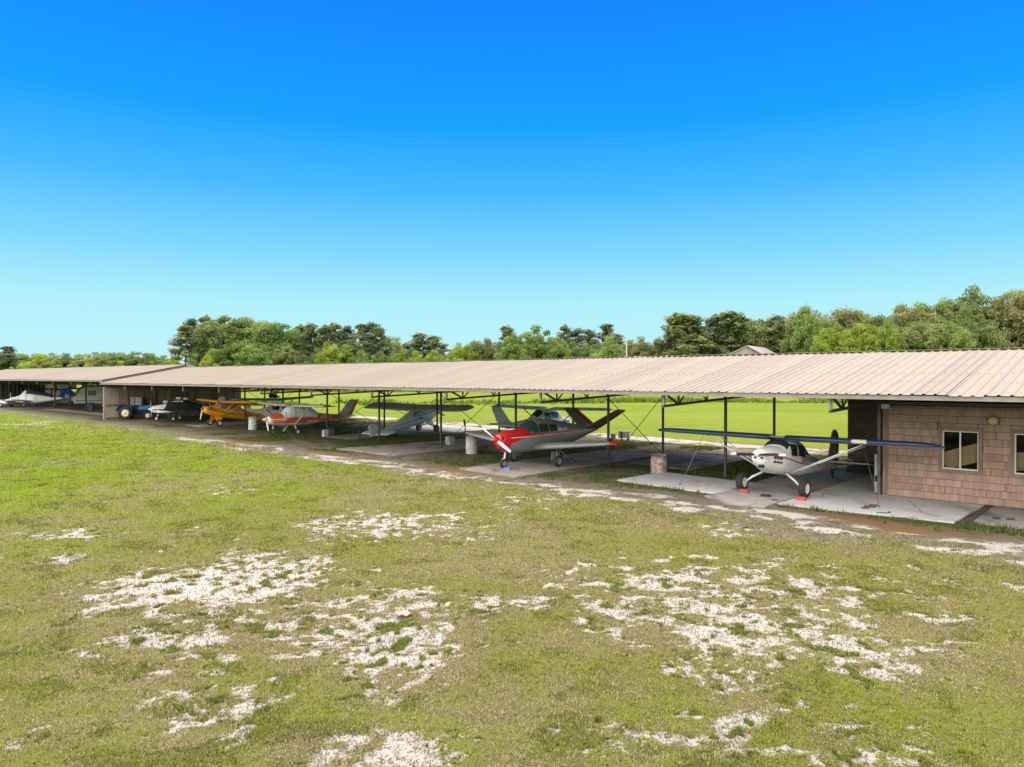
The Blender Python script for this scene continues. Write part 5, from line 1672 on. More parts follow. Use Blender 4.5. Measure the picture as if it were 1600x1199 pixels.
# drain channel between slab and walkway
mb = MB()
a, b = uv(-9.7, -4.5), uv(-9.72, -.66)
mb.bar((a[0], a[1], .012), (b[0], b[1], .012), .22, .05)
tag(mb.build('drain_channel', mat('drain_dirt', (.06, .05, .04), .95, var=.4)), 'dark drain gap between the slab and the walkway by the office', kind='structure')

# ------------------------------------------------------------------ tie-down ropes
def rope(p0, p1, label, rad=.008, sag=.0, m=None):
    p0 = Vector(p0); p1 = Vector(p1)
    return ropes([p0, (p0 + p1) / 2 + Vector((0, 0, -sag)), p1], label, rad, m or M['galv'])
def wpt(u, v, z):
    x, y = uv(u, v); return (x, y, z)
rope(wpt(-.6, -2.9, 2.2), on_ground(1063.5, 758.5, .05), 'pale tie down rope from the far blue wing to the white apron strip')
rope(wpt(-6.4, -3.0, 2.2), on_ground(1376, 796, .05), 'dark tie down rope from the near blue wing to the slab by the office', .009, m=M['post'])
mb = MB(); q = on_ground(1063, 759, .05)
mb.tube([q, q + Vector((0, 0, .22))], .03, 8); tag(mb.build('anchor_stake', M['galv']), 'short steel anchor stake at the foot of the pale rope', 'stake')
mb = MB(); q = on_ground(1385, 802, .05)
mb.tube([q + Vector((-.28, .02, .012)), q + Vector((0, -.1, .012)), q + Vector((.14, 0, .012)), q + Vector((.16, .14, .012))], .016, 6); tag(mb.build('loose_rope', M['post']), 'loose rope end curled on the near slab', 'rope')
rope(wpt(6.0, -2.5, 1.2), on_ground(957, 721, .05), 'thin rope from the grey wing near its red tip to the pad')
rope(wpt(7.0, -2.7, .95), on_ground(903, 731, .05), 'thin rope from the middle of the grey wing to the pad')
rope(wpt(36.3, -1.6, 2.0), on_ground(464, 690, .0), 'thin rope from the orange aircraft wing to the grass')

# ------------------------------------------------------------------ blue tractor by the board wall
def tractor():
    p = on_ground(211, 655)
    R = empty('tractor', p, (0, 0, math.radians(8)), 'old blue tractor with cream wheel rims and a grey box cab, by the board wall', 'tractor')
    def wh(c, r, wd, hub):
        o = wheel(R, c, r, wd, hub, hubr=.66)
        return o
    for sd in (1, -1):
        wh((-.62, sd * .72, .62), .64, .34, M['cream'])
        wh((1.35, sd * .62, .36), .38, .20, M['cream'])
        # round fender over each rear wheel
        mb = MB(); n = 12
        vs = []
        for i in range(n + 1):
            a = math.radians(10 + 160 * i / n)
            for yy in (sd * .50, sd * .92):
                vs.append((-.62 + .76 * math.cos(a), yy, .66 + .76 * math.sin(a)))
        mb.add(vs, [(2 * i, 2 * i + 1, 2 * i + 3, 2 * i + 2) for i in range(n)], 0, True)
        vs = [(-.62 + .76 * math.cos(math.radians(10 + 160 * i / n)), sd * .50, .66 + .76 * math.sin(math.radians(10 + 160 * i / n))) for i in range(n + 1)]
        mb.add(vs, [tuple(range(n + 1))], 0)
        mb.build('fender', M['tractorblue'], R)
    MB().cbox((.95, 0, 1.08), (1.25, .56, .50), 0, .08).build('bonnet', M['tractorblue'], R)
    MB().cbox((1.60, 0, .98), (.06, .50, .52), 0, .02).build('grille', M['greydark'], R)
    MB().cbox((.55, 0, .70), (2.3, .38, .32), 0, .05).build('chassis', M['matteblack'], R)
    MB().cbox((1.35, 0, .42), (.14, 1.1, .12), 0, .02).build('front_axle', M['tractorblue'], R)
    cab = MB().box(-.25, .75, -.48, .48, 1.34, 2.05).build('box_cab', mat('cab_sheet', (.16, .18, .18), .35, var=.3, vscale=2), R)
    MB().box(.10, .17, -.49, .49, 1.33, 2.09).build('cab_pillar', M['matteblack'], cab)
    MB().box(-.32, .82, -.52, .52, 2.052, 2.09).build('roof', M['greydark'], cab)
    MB().cbox((-.40, 0, 1.12), (.45, .42, .12), 0, .03).build('seat', M['matteblack'], R)
    MB().tube([(.86, .12, 1.3), (.86, .12, 2.35)], .04, 8).build('exhaust_pipe', M['matteblack'], R)
    mb = MB(); mb.tube([(-1.2, -.3, .5), (-1.5, -.3, .35)], .03, 6); mb.tube([(-1.2, .3, .5), (-1.5, .3, .35)], .03, 6); mb.build('hitch', M['matteblack'], R)
    return R
tractor()

# ------------------------------------------------------------------ travel trailer, bin, car under the farther roof
def travel_trailer():
    x, y = at_px(162, 94)
    R = empty('travel_trailer', (x, y, .34), (0, 0, math.radians(8)), 'grey travel trailer with rounded front and dark trim under the farther roof', 'trailer')
    # profile extruded across: rounded nose on the left
    prof = [(-2.9, .62), (-3.05, 1.0), (-3.0, 1.5), (-2.75, 2.1), (-2.35, 2.6), (-1.9, 2.85), (3.2, 3.0), (3.25, .62)]
    mb = MB(); n = len(prof)
    vs = [(a, -1.2, b) for a, b in prof] + [(a, 1.2, b) for a, b in prof]
    mb.add(vs, [tuple(range(n)), tuple(range(2 * n - 1, n - 1, -1))] + [(i, i + n, (i + 1) % n + n, (i + 1) % n) for i in range(n)])
    mb.build('body', M['rvskin'], R)
    mb = MB(); pr = [(-2.95, 1.62), (-2.70, 2.14), (-2.30, 2.62), (-1.9, 2.86), (2.6, 3.0)]
    for a, b in zip(pr, pr[1:]): mb.bar((a[0], -1.215, a[1] - .04), (b[0], -1.215, b[1] - .04), .03, .22, up=(0, 0, 1))
    mb.build('dark_trim', M['rvdark'], R)
    w_ = MB().cbox((-.95, -1.21, 1.95), (.95, .05, .62), 0, .01).build('window', M['rvdark'], R)
    MB().cbox((-.95, -1.24, 1.95), (.82, .02, .50)).build('pane', M['window'], w_)
    MB().cbox((-.95, -1.256, 1.95), (.04, .01, .50)).build('bar', M['rvdark'], w_)
    MB().cbox((1.6, -1.21, 1.75), (.66, .05, 1.9), 0, .01).build('door', M['offwhite'], R)
    MB().cbox((-2.86, 0, 1.9), (.5, 1.5, .6), 0, .1).build('front_window', M['window'], R)
    mb = MB(); mb.bar((-2.9, -1.212, .95), (3.2, -1.212, .95), .02, .10); mb.build('belt_stripe', M['rvdark'], R)
    mb = MB(); mb.bar((-.2, -1.212, 1.2), (3.1, -1.212, 2.4), .02, .25); mb.build('swoosh_stripe', M['greydark'], R)
    for a in (.4, 1.2): wheel(R, (a, -1.02, .36), .36, .22, M['hubwhite'])
    for a in (.4, 1.2): wheel(R, (a, 1.02, .36), .36, .22, M['hubwhite'])
    mb = MB(); mb.bar((-2.9, -.5, .55), (-4.0, 0, .5), .1, .1); mb.bar((-2.9, .5, .55), (-4.0, 0, .5), .1, .1); mb.build('drawbar', M['matteblack'], R)
    MB().lathe([(0, .62), (.14, .58), (.17, .48), (.17, .1), (.12, .0)], 'z', (-3.4, 0, .55), 14).build('gas_bottle', M['white'], R)
    return R
travel_trailer()
p = on_ground(141.5, 644.5)
b_ = empty('wheeled_bin', p, (0, 0, .3), 'dark green wheeled rubbish bin in front of the travel trailer', 'bin')
mb = MB()
mb.add([(-.24, -.26, .06), (.24, -.26, .06), (.24, .26, .06), (-.24, .26, .06), (-.32, -.34, 1.02), (.32, -.34, 1.02), (.32, .36, 1.02), (-.32, .36, 1.02)], [(0, 3, 2, 1), (4, 5, 6, 7), (0, 1, 5, 4), (1, 2, 6, 5), (2, 3, 7, 6), (3, 0, 4, 7)])
mb.build('bin_body', M['bin'], b_)
MB().cbox((0, 0, 1.06), (.70, .76, .07), 0, .03).build('lid', M['bin'], b_)
for a in (-.22, .22): wheel(b_, (a, .3, .10), .10, .06, M['galv'])
def car():
    x, y = at_px(-4, 97)
    R = empty('parked_car', (x, y, .34), (0, 0, math.radians(-12)), 'silver parked car cut by the left edge under the farther roof', 'car')
    P = mat('car_silver', (.38, .38, .38), .3, .5, coat=.5)
    B = Body([(2.25, .55, .35, .55, .70, 3.0), (2.1, .78, .25, .55, .82, 3.2), (1.2, .88, .22, .6, .98, 3.5), (.7, .88, .22, .6, 1.05, 3.5), (.1, .84, .22, .62, 1.42, 3.0), (-.9, .84, .22, .62, 1.46, 3.0), (-1.6, .86, .24, .62, 1.12, 3.2), (-2.1, .80, .28, .6, .98, 3.2), (-2.3, .6, .4, .6, .8, 3.0)])
    B.build('body', P, R)
    for sd in (1, -1):
        B.side_patch(.35, -.42, 1.0, lambda x: 1.30 - max(0, x) * .7, (sd,), 6, 3, .012).build('side_window', M['window'], R)
        B.side_patch(-.50, -1.3, 1.0, lambda x: 1.31 + (min(0, x + .9)) * .45, (sd,), 6, 3, .012).build('side_window', M['window'], R)
        for xx in (1.4, -1.4): wheel(R, (xx, sd * .78, .32), .32, .20, M['galv'])
        B.side_patch(2.2, 2.0, .55, .68, (sd,), 2, 1, .02).build('headlight', M['white'], R)
    B.skin(.68, .14, math.radians(42), math.radians(138), 5, 10, .012).build('windshield', M['window'], R)
    B.skin(-1.0, -1.55, math.radians(45), math.radians(135), 5, 10, .012).build('rear_window', M['window'], R)
car()
# closing walls at the back of the farther hangar
back = empty('back_partition', (ORG[0], ORG[1], 0), (0, 0, ROWROT), 'white panelled back wall with a dark doorway under the farther roof', 'wall')
ua, ub = u_at(109, 8), 130.0
WP = mat('white_panel', (.52, .51, .47), .7, var=.15, rnd=.08)
n = max(4, int((ub - ua) / 1.22)); step = (ub - ua) / n
for k in range(n):
    MB().box(-(ua + step * (k + 1)) + .01, -(ua + step * k) - .01, 7.98 + .008 * (k % 2), 8.08, .3, 3.55).build('wall_panel', WP, back)
um = u_at(81, 8)
MB().box(-um - .45, -um + .45, 7.93, 7.975, .3, 2.45).build('doorway', DARK, back)
MB().box(-ua - .12, -ua + .22, 7.8, 8.15, .3, 3.7).build('end_post', mat('olive_post', (.14, .12, .03), .8), back)
dk = empty('dark_partition', (ORG[0], ORG[1], 0), (0, 0, ROWROT), 'dark stained board end wall behind the covered aircraft at the far left', 'wall')
DB = mat('dark_boards', (.045, .036, .03), .9, var=.3, rnd=.2)
q = -5.3; bs = None
while q < 7.9:
    if bs is None: bs = MB().box(0, .06, 0, .56, .3, 4.3).build('plank', DB, dk, (-130.6, q, 0))
    else: child_copy(bs, dk, (-130.6 + random.uniform(-.012, .012), q, 0))
    q += .58

# ------------------------------------------------------------------ buildings beyond the field
def barn():
    y = 168.0
    x = lambda px: (px - 800) / 1130 * y
    hz = lambda py: H + (590 - py) * y / 1130
    R = empty('metal_barn', (0, 0, 0), (0, 0, 0), 'grey metal barn with broad low gable beyond the field', 'barn')
    ws = mat('barn_boards', (.24, .22, .20), .8, var=.3, vscale=.6, stretch=(4, 4, .1), rnd=.15)
    rf = mat('barn_roof', (.25, .24, .225), .5, var=.12, vscale=.3)
    xl, xm, xr = x(1131), x(1166), x(1196)
    e, r_ = hz(557), hz(540)
    n = 12
    for k in range(n):
        a = xl + (xr - xl) * k / n; b = xl + (xr - xl) * (k + 1) / n
        f = lambda q: e + (r_ - e) * ((q - xl) / (xm - xl) if q < xm else (xr - q) / (xr - xm)) - .15
        off = .0 if k % 2 else .08
        mb = MB(); vs = [(a, y + off, 0), (b, y + off, 0), (b, y + off, f(b)), (a, y + off, f(a)), (a, y + .4, 0), (b, y + .4, 0), (b, y + .4, f(b)), (a, y + .4, f(a))]
        mb.add(vs, [(0, 1, 2, 3), (7, 6, 5, 4), (0, 4, 5, 1), (1, 5, 6, 2), (2, 6, 7, 3), (3, 7, 4, 0)])
        mb.build('wall_board', ws, R)
    dx = x(1226) - x(1166); dy = 14.0
    def slab(p, q, nm):
        vs = [p[0], p[1], q[1], q[0]]
        low = [(a, b, c - .18) for a, b, c in vs]
        mb = MB(); mb.add(vs + low, [(0, 1, 2, 3), (7, 6, 5, 4), (0, 4, 5, 1), (1, 5, 6, 2), (2, 6, 7, 3), (3, 7, 4, 0)])
        mb.build(nm, rf, R)
    slab([(xm, y - .4, r_), (xr + 1.0, y - .4, e - .5)], [(xm + dx * 1.05, y + dy, r_), (xr + 1.0 + dx * 1.05, y + dy, e - .5)], 'roof')
    slab([(xl - 1.0, y - .4, e - .5), (xm, y - .4, r_)], [(xl - 1.0 + dx, y + dy, e - .5), (xm + dx * 1.05, y + dy, r_)], 'roof')
    mb = MB(); mb.box(xr - .2, xr + dx * .9, y + dy * .7, y + dy * .7 + .3, 0, e - .6); mb.build('wall', ws, R)
barn()
def long_shed():
    y = 175.0
    x = lambda px: (px - 800) / 1130 * y
    hz = lambda py: H + (590 - py) * y / 1130
    R = empty('long_shed', (0, 0, 0), (0, 0, 0), 'long low shed with pale roof left of the grey barn', 'shed')
    rf = mat('shed_roof', (.42, .38, .33), .6, var=.1)
    MB().box(x(998), x(1082), y, y + 9, 0, hz(560.5)).build('wall', M['rvskin'], R)
    mb = MB()
    vs = [(x(994), y - .6, hz(561)), (x(1086), y - .6, hz(561)), (x(1084), y + 5, hz(556)), (x(996), y + 5, hz(556)), (x(996), y + 10, hz(561)), (x(1084), y + 10, hz(561))]
    low = [(a, b, c - .2) for a, b, c in vs]
    mb.add(vs + low, [(0, 1, 2, 3), (3, 2, 5, 4), (6, 9, 8, 7), (9, 10, 11, 8), (0, 6, 7, 1), (4, 5, 11, 10)])
    mb.build('roof', rf, R)
long_shed()
y = 160.0; x = (979 - 800) / 1130 * y
pl = empty('utility_pole', (x, y, 0), (0, 0, 0), 'pale utility pole in front of the trees left of the long shed', 'pole')
MB().tube([(0, 0, 0), (0, 0, 12.3)], [.20, .13], 8).build('pole', mat('pole', (.28, .26, .23), .8), pl)
mb = MB(); mb.bar((-1.0, 0, 11.6), (1.0, 0, 11.6), .1, .12); mb.build('crossarm', M['wood'], pl)
# pink flag-like scrap on the sand
p = on_ground(629, 964)
mb = MB(); n = 6
r = random.Random(2); vs = []
for i in range(n):
    for j in range(n):
        vs.append((-.11 + .22 * i / (n - 1) + r.uniform(-.012, .012), -.11 + .22 * j / (n - 1) + r.uniform(-.015, .015), .035 + .018 * math.sin(i * 1.7) + .015 * math.cos(j * 2 + i) + r.uniform(0, .008)))
mb.add(vs, [(i * n + j, (i + 1) * n + j, (i + 1) * n + j + 1, i * n + j + 1) for i in range(n - 1) for j in range(n - 1)], 0, True)
o = mb.build('paper_scrap', mat('faded_pink', (.62, .24, .22), .8, var=.3, vscale=6)); o.location = p + Vector((0, 0, .01)); o.rotation_euler = (0, 0, .6)
tag(o, 'crumpled faded pink scrap lying on the white sand', 'scrap')
# ------------------------------------------------------------------ trees: crowns of leaf sprays on limbs
def leaf_material(name, c1, c2, rough=.75):
    m = bpy.data.materials.new(name); m.use_nodes = True
    t = m.node_tree; N = t.nodes.new; L = t.links.new
    b = t.nodes['Principled BSDF']; b.inputs['Roughness'].default_value = rough
    b.inputs['Specular IOR Level'].default_value = .25
    a = N('ShaderNodeAttribute'); a.attribute_name = 'tone'
    oi = N('ShaderNodeObjectInfo')
    mx = N('ShaderNodeMix'); mx.data_type = 'RGBA'
    mx.inputs['A'].default_value = (*c1, 1); mx.inputs['B'].default_value = (*c2, 1)
    L(a.outputs['Fac'], mx.inputs['Factor'])
    hv = N('ShaderNodeHueSaturation'); L(mx.outputs['Result'], hv.inputs['Color'])
    r1 = N('ShaderNodeMapRange'); r1.inputs[3].default_value = .8; r1.inputs[4].default_value = 1.2; L(oi.outputs['Random'], r1.inputs[0]); L(r1.outputs[0], hv.inputs['Value'])
    r2 = N('ShaderNodeMapRange'); r2.inputs[3].default_value = .515; r2.inputs[4].default_value = .485; L(oi.outputs['Random'], r2.inputs[0]); L(r2.outputs[0], hv.inputs['Hue'])
    L(hv.outputs[0], b.inputs['Base Color'])
    tr = N('ShaderNodeBsdfTranslucent'); L(hv.outputs[0], tr.inputs[0])
    ms = N('ShaderNodeMixShader'); ms.inputs[0].default_value = .5
    L(b.outputs[0], ms.inputs[1]); L(tr.outputs[0], ms.inputs[2]); L(ms.outputs[0], t.nodes['Material Output'].inputs['Surface'])
    return m
LEAF = {
    'oak': leaf_material('oak_leaf', (0.122, 0.168, 0.049), (0.262, 0.314, 0.109)),
    'green': leaf_material('green_leaf', (0.098, 0.174, 0.041), (0.244, 0.336, 0.087)),
    'bright': leaf_material('bright_leaf', (.145, .215, .025), (.30, .39, .06)),
    'dark': leaf_material('dark_leaf', (0.104, 0.150, 0.046), (0.220, 0.270, 0.087)),
    'pine': leaf_material('pine_needle', (0.120, 0.158, 0.072), (0.250, 0.294, 0.145)),
    'brown': leaf_material('brown_leaf', (0.159, 0.174, 0.065), (0.299, 0.300, 0.123)),
}
BARK = mat('bark', (.16, .13, .105), .9, var=.3, vscale=3)
BARKL = mat('pale_bark', (.30, .26, .21), .9, var=.3, vscale=2)

def make_crown(kind, seed):
    """unit tree 10 m tall; returns (crown mesh, trunk mesh)"""
    r = np.random.default_rng(seed)
    tr = MB()
    cl = []                                                # (centre, radii)
    if kind == 'pine':
        lean = r.normal(0, .25, 2)
        pts = [(lean[0] * t * t, lean[1] * t * t, 9.6 * t) for t in np.linspace(0, 1, 7)]
        tr.tube(pts, [.17 - .13 * t for t in np.linspace(0, 1, 7)], 7)
        for k in range(30):
            t = .44 + .54 * (k / 29) ** .9
            az = r.random() * 2 * PI; ln = (1.0 - .75 * max(0, t - .55) / .45) * r.uniform(.6, 1.5)
            base = Vector((lean[0] * t * t, lean[1] * t * t, 9.6 * t))
            e = base + Vector((math.cos(az) * ln, math.sin(az) * ln, .35 * ln + .1))
            tr.tube([base, (base + e) / 2 + Vector((0, 0, -.05)), e], [.05, .035, .015], 5)
            cl.append((e, (.42 * r.uniform(.6, 1.3), .42 * r.uniform(.6, 1.3), .36 * r.uniform(.7, 1.3))))
            if r.random() < .7: cl.append((base.lerp(e, .55) + Vector((0, 0, .15)), (.34, .34, .26)))
        cl.append((Vector((lean[0], lean[1], 9.55)), (.55, .55, .45)))
        nl, sz = 170, .135
    else:
        broad = {'oak': 1.0, 'round': .82, 'bush': .95, 'tall': .62}[kind]
        base_h = {'oak': 2.3, 'round': 1.6, 'bush': .4, 'tall': 2.6}[kind]
        nlimb = {'oak': 7, 'round': 7, 'bush': 8, 'tall': 7}[kind]
        fork = base_h * r.uniform(.75, 1.05)
        tr.tube([(0, 0, 0), (r.normal(0, .08), r.normal(0, .08), fork * .6), (0, 0, fork)], [.36, .28, .25], 8)
        ends = []
        for k in range(nlimb):
            az = 2 * PI * (k + r.uniform(-.3, .3)) / nlimb; out = r.uniform(1.2, 3.4) * broad
            up = r.uniform(4.2, 7.2) if kind != 'bush' else r.uniform(2.5, 6)
            e = Vector((math.cos(az) * out, math.sin(az) * out, up))
            mid = Vector((math.cos(az) * out * .45, math.sin(az) * out * .45, fork + (up - fork) * .5 + r.uniform(-.3, .3)))
            tr.tube([(0, 0, fork * .9), mid, e], [.18, .11, .04], 6)
            ends.append(e)
            for q in range(2):
                f = mid.lerp(e, r.uniform(.1, .7)); g = f + Vector((r.normal(0, 1.1), r.normal(0, 1.1), r.uniform(.3, 1.5)))
                tr.tube([f, (f + g) / 2 + Vector((0, 0, .1)), g], [.07, .05, .02], 5); ends.append(g)
        # clumps on a lumpy dome
        n = {'oak': 84, 'round': 76, 'bush': 70, 'tall': 74}[kind]
        cz, hz_ = (6.0, 3.6) if kind != 'bush' else (4.6, 4.6)
        ax = r.uniform(.85, 1.15, 2)
        for k in range(n):
            d = r.normal(0, 1, 3); d /= np.linalg.norm(d)
            if d[2] < -.55: d[2] *= -.6
            f = r.uniform(.55, 1.05)
            lob = 1 + .22 * math.sin(3 * math.atan2(d[1], d[0]) + seed) + .12 * math.sin(5 * d[2] + seed * 2)
            c = Vector((d[0] * 3.8 * broad * ax[0] * f * lob, d[1] * 3.8 * broad * ax[1] * f * lob, cz + d[2] * hz_ * f * (1 + .1 * r.normal())))
            s_ = r.uniform(.45, 1.05)
            cl.append((c, (1.0 * s_, 1.0 * s_, .66 * s_)))
        for e in ends:
            s_ = r.uniform(.6, 1.0); cl.append((e + Vector((0, 0, .2)), (s_, s_, s_ * .6)))
        nl, sz = 160, .175
    V = []; T = []
    for c, rad in cl:
        tone0 = r.uniform(.1, .9)
        k = int(nl * rad[0] * rad[0] * (1.5 if kind == 'pine' else 1.0)) + 20
        d = r.normal(0, 1, (k, 3)); d /= np.linalg.norm(d, axis=1)[:, None]
        rr_ = (r.uniform(.15, 1.0, k) ** .5 * (1 + .5 * (r.random(k) < .28) * r.random(k)))[:, None]
        p = np.array(c)[None] + d * np.array(rad)[None] * rr_
        a = d * .6 + r.normal(0, .6, (k, 3)) + np.array([0, 0, .5]); a /= np.linalg.norm(a, axis=1)[:, None]
        b = np.cross(a, r.normal(0, 1, (k, 3))); b /= np.linalg.norm(b, axis=1)[:, None]
        e = np.cross(a, b)
        s_ = sz * r.uniform(.55, 1.35, k)[:, None]
        q = np.stack([p - b * s_, p + e * s_ * .55, p + b * s_, p - e * s_ * .55], 1)
        V.append(q.reshape(-1, 3)); T.append(np.repeat(np.clip(tone0 + r.normal(0, .22, k), 0, 1), 4))
    V = np.concatenate(V).astype(np.float32); T = np.concatenate(T).astype(np.float32)
    V[:, 2] = np.maximum(V[:, 2], .05)
    me = bpy.data.meshes.new('crown')
    n = len(V)
    me.vertices.add(n); me.vertices.foreach_set('co', V.ravel())
    me.loops.add(n); me.loops.foreach_set('vertex_index', np.arange(n, dtype=np.int32))
    me.polygons.add(n // 4); me.polygons.foreach_set('loop_start', np.arange(0, n, 4, dtype=np.int32))
    me.update(calc_edges=True)
    at = me.attributes.new('tone', 'FLOAT', 'POINT'); at.data.foreach_set('value', T)
    me.materials.append(LEAF['oak'])
    tm = bpy.data.meshes.new('trunk')
    tm.from_pydata(tr.v, [], tr.f); tm.materials.append(BARK)
    tm.polygons.foreach_set('use_smooth', tr.sm); tm.update()
    return me, tm
PROTO = {k: [make_crown(k, s + 10 * i) for i, s in enumerate(ss)] for k, ss in dict(pine=(1, 2, 3, 4), oak=(5, 6, 7), round=(8, 9, 10), bush=(11, 12), tall=(13, 14)).items()}
ORD = ['first', 'second', 'third', 'fourth', 'fifth', 'sixth', 'seventh', 'eighth', 'ninth', 'tenth', 'eleventh', 'twelfth', 'thirteenth', 'fourteenth', 'fifteenth', 'sixteenth', 'seventeenth', 'eighteenth', 'nineteenth', 'twentieth'] + ['twenty-' + q for q in ('first', 'second', 'third', 'fourth', 'fifth', 'sixth', 'seventh', 'eighth', 'ninth')]
NAMES = {'pine': 'pine_tree', 'oak': 'oak_tree', 'round': 'broadleaf_tree', 'bush': 'leafy_bush', 'tall': 'broadleaf_tree'}
TR = random.Random(77)
def tree(px, top, y, kind, leaf, width, label, group, bark=None):
    """px, top: where its top shows; y: distance; width: crown width in m"""
    x = (px - 800) / 1130 * y
    h = H + (590 - top) * y / 1130
    o = empty(NAMES[kind], (x, y, 0), (0, 0, TR.uniform(0, 6.28)), label, 'bush' if kind == 'bush' else 'tree', group)
    cm, tm = PROTO[kind][TR.randrange(len(PROTO[kind]))]
    nat = {'pine': 2.55, 'oak': 9.2, 'round': 7.6, 'bush': 8.8, 'tall': 6.0}[kind]
    hh = {'pine': 10.0, 'oak': 10.0, 'round': 10.0, 'bush': 9.6, 'tall': 10.0}[kind]
    s = (width / nat, width / nat, h / hh)
    c = bpy.data.objects.new('crown', cm); link(c, o); c.scale = s
    c.material_slots[0].link = 'OBJECT'; c.material_slots[0].material = LEAF[leaf]
    t = bpy.data.objects.new('trunk', tm); link(t, o); t.scale = (min(s[0], s[2] * 1.1), min(s[1], s[2] * 1.1), s[2])
    if kind != 'pine': t.scale = s
    if bark:
        t.material_slots[0].link = 'OBJECT'; t.material_slots[0].material = bark
    return o
def stand(rows, what, where, group):
    """rows from left to right; labels count along the stand"""
    cnt = {}
    tot = {}
    for r_ in rows: tot[(r_[3], r_[4])] = tot.get((r_[3], r_[4]), 0) + 1
    for r_ in rows:
        k = (r_[3], r_[4]); i = cnt.get(k, 0); cnt[k] = i + 1
        desc = {'pine': 'open pine', 'oak': 'oak', 'round': 'round tree', 'bush': 'low bush', 'tall': 'narrow tree'}[k[0]]
        tint = {'oak': 'olive green', 'green': 'mid green', 'bright': 'yellow green', 'dark': 'dark green', 'pine': 'grey green', 'brown': 'brownish'}[k[1]]
        lab = f'{tint} {desc} {where}' if tot[k] == 1 else f'{ORD[i]} {tint} {desc} from the left {where}'
        tree(*r_[:6], lab, group, r_[6] if len(r_) > 6 else None)
# grove of pines behind the middle of the roof
stand([(290, 508, 225, 'pine', 'pine', 9), (303, 497, 228, 'pine', 'pine', 8), (318, 494, 232, 'pine', 'pine', 9), (335, 491, 226, 'tall', 'oak', 13), (350, 493, 236, 'pine', 'pine', 9), (368, 489, 232, 'tall', 'oak', 15), (388, 492, 236, 'tall', 'oak', 14),
       (405, 495, 230, 'tall', 'green', 14), (425, 499, 228, 'tall', 'oak', 14), (436, 502, 226, 'tall', 'green', 12), (365, 530, 205, 'round', 'green', 11), (395, 536, 203, 'round', 'green', 12), (340, 545, 204, 'round', 'green', 9), (325, 553, 198, 'bush', 'bright', 7), (302, 556, 205, 'bush', 'green', 8), (312, 536, 236, 'round', 'dark', 9),
       (452, 508, 232, 'tall', 'oak', 10), (468, 508, 236, 'pine', 'pine', 8), (486, 506, 230, 'pine', 'pine', 9), (500, 512, 238, 'pine', 'pine', 8), (512, 508, 226, 'pine', 'pine', 8), (527, 505, 230, 'pine', 'pine', 9), (545, 509, 234, 'pine', 'pine', 8), (560, 506, 228, 'pine', 'pine', 9), (579, 504, 228, 'pine', 'pine', 9),
       (596, 512, 226, 'pine', 'pine', 8), (606, 527, 230, 'pine', 'pine', 6), (445, 540, 208, 'round', 'dark', 9), (470, 548, 210, 'bush', 'dark', 10), (495, 548, 206, 'bush', 'dark', 9), (515, 535, 200, 'round', 'bright', 8), (508, 552, 198, 'bush', 'bright', 7), (540, 540, 204, 'round', 'bright', 9), (570, 546, 202, 'bush', 'green', 9), (595, 548, 206, 'bush', 'green', 9),
       (480, 530, 244, 'round', 'dark', 13), (530, 530, 246, 'round', 'dark', 13), (580, 534, 246, 'round', 'oak', 12), (425, 545, 215, 'round', 'dark', 10)], '', 'in the tall grove over the roof', 'trees of the tall grove')
stand([(625, 546, 206, 'round', 'bright', 9), (632, 536, 226, 'pine', 'pine', 6), (655, 521, 222, 'pine', 'pine', 10), (676, 525, 224, 'pine', 'pine', 10), (690, 537, 220, 'pine', 'pine', 6), (655, 547, 200, 'bush', 'bright', 8), (675, 545, 202, 'bush', 'bright', 9), (692, 552, 205, 'bush', 'green', 8), (645, 553, 240, 'round', 'dark', 14), (700, 556, 240, 'round', 'dark', 12)], '', 'in the low gap right of the grove', 'trees in the low gap')
stand([(712, 541, 210, 'round', 'bright', 8), (722, 536, 214, 'round', 'brown', 8), (738, 533, 212, 'round', 'bright', 9), (755, 529, 212, 'round', 'brown', 9), (770, 530, 214, 'round', 'oak', 8), (790, 510, 216, 'pine', 'pine', 9), (800, 528, 205, 'round', 'green', 10), (820, 517, 200, 'oak', 'green', 15), (848, 515, 200, 'oak', 'green', 15), (868, 525, 198, 'round', 'green', 11),
       (880, 508, 220, 'pine', 'pine', 6), (903, 513, 216, 'pine', 'pine', 9), (922, 515, 220, 'pine', 'pine', 8), (943, 506, 214, 'pine', 'pine', 9), (962, 522, 216, 'pine', 'pine', 8), (900, 535, 200, 'round', 'dark', 8), (918, 540, 198, 'bush', 'green', 8), (935, 538, 198, 'round', 'green', 8), (955, 528, 192, 'round', 'green', 10), (885, 545, 196, 'bush', 'bright', 7),
       (745, 546, 235, 'round', 'dark', 14), (790, 545, 238, 'round', 'dark', 14), (840, 540, 236, 'round', 'dark', 14), (900, 542, 238, 'round', 'dark', 14), (960, 545, 236, 'round', 'dark', 14), (860, 548, 195, 'bush', 'green', 8)], '', 'in the row left of the pole', 'trees of the middle row')
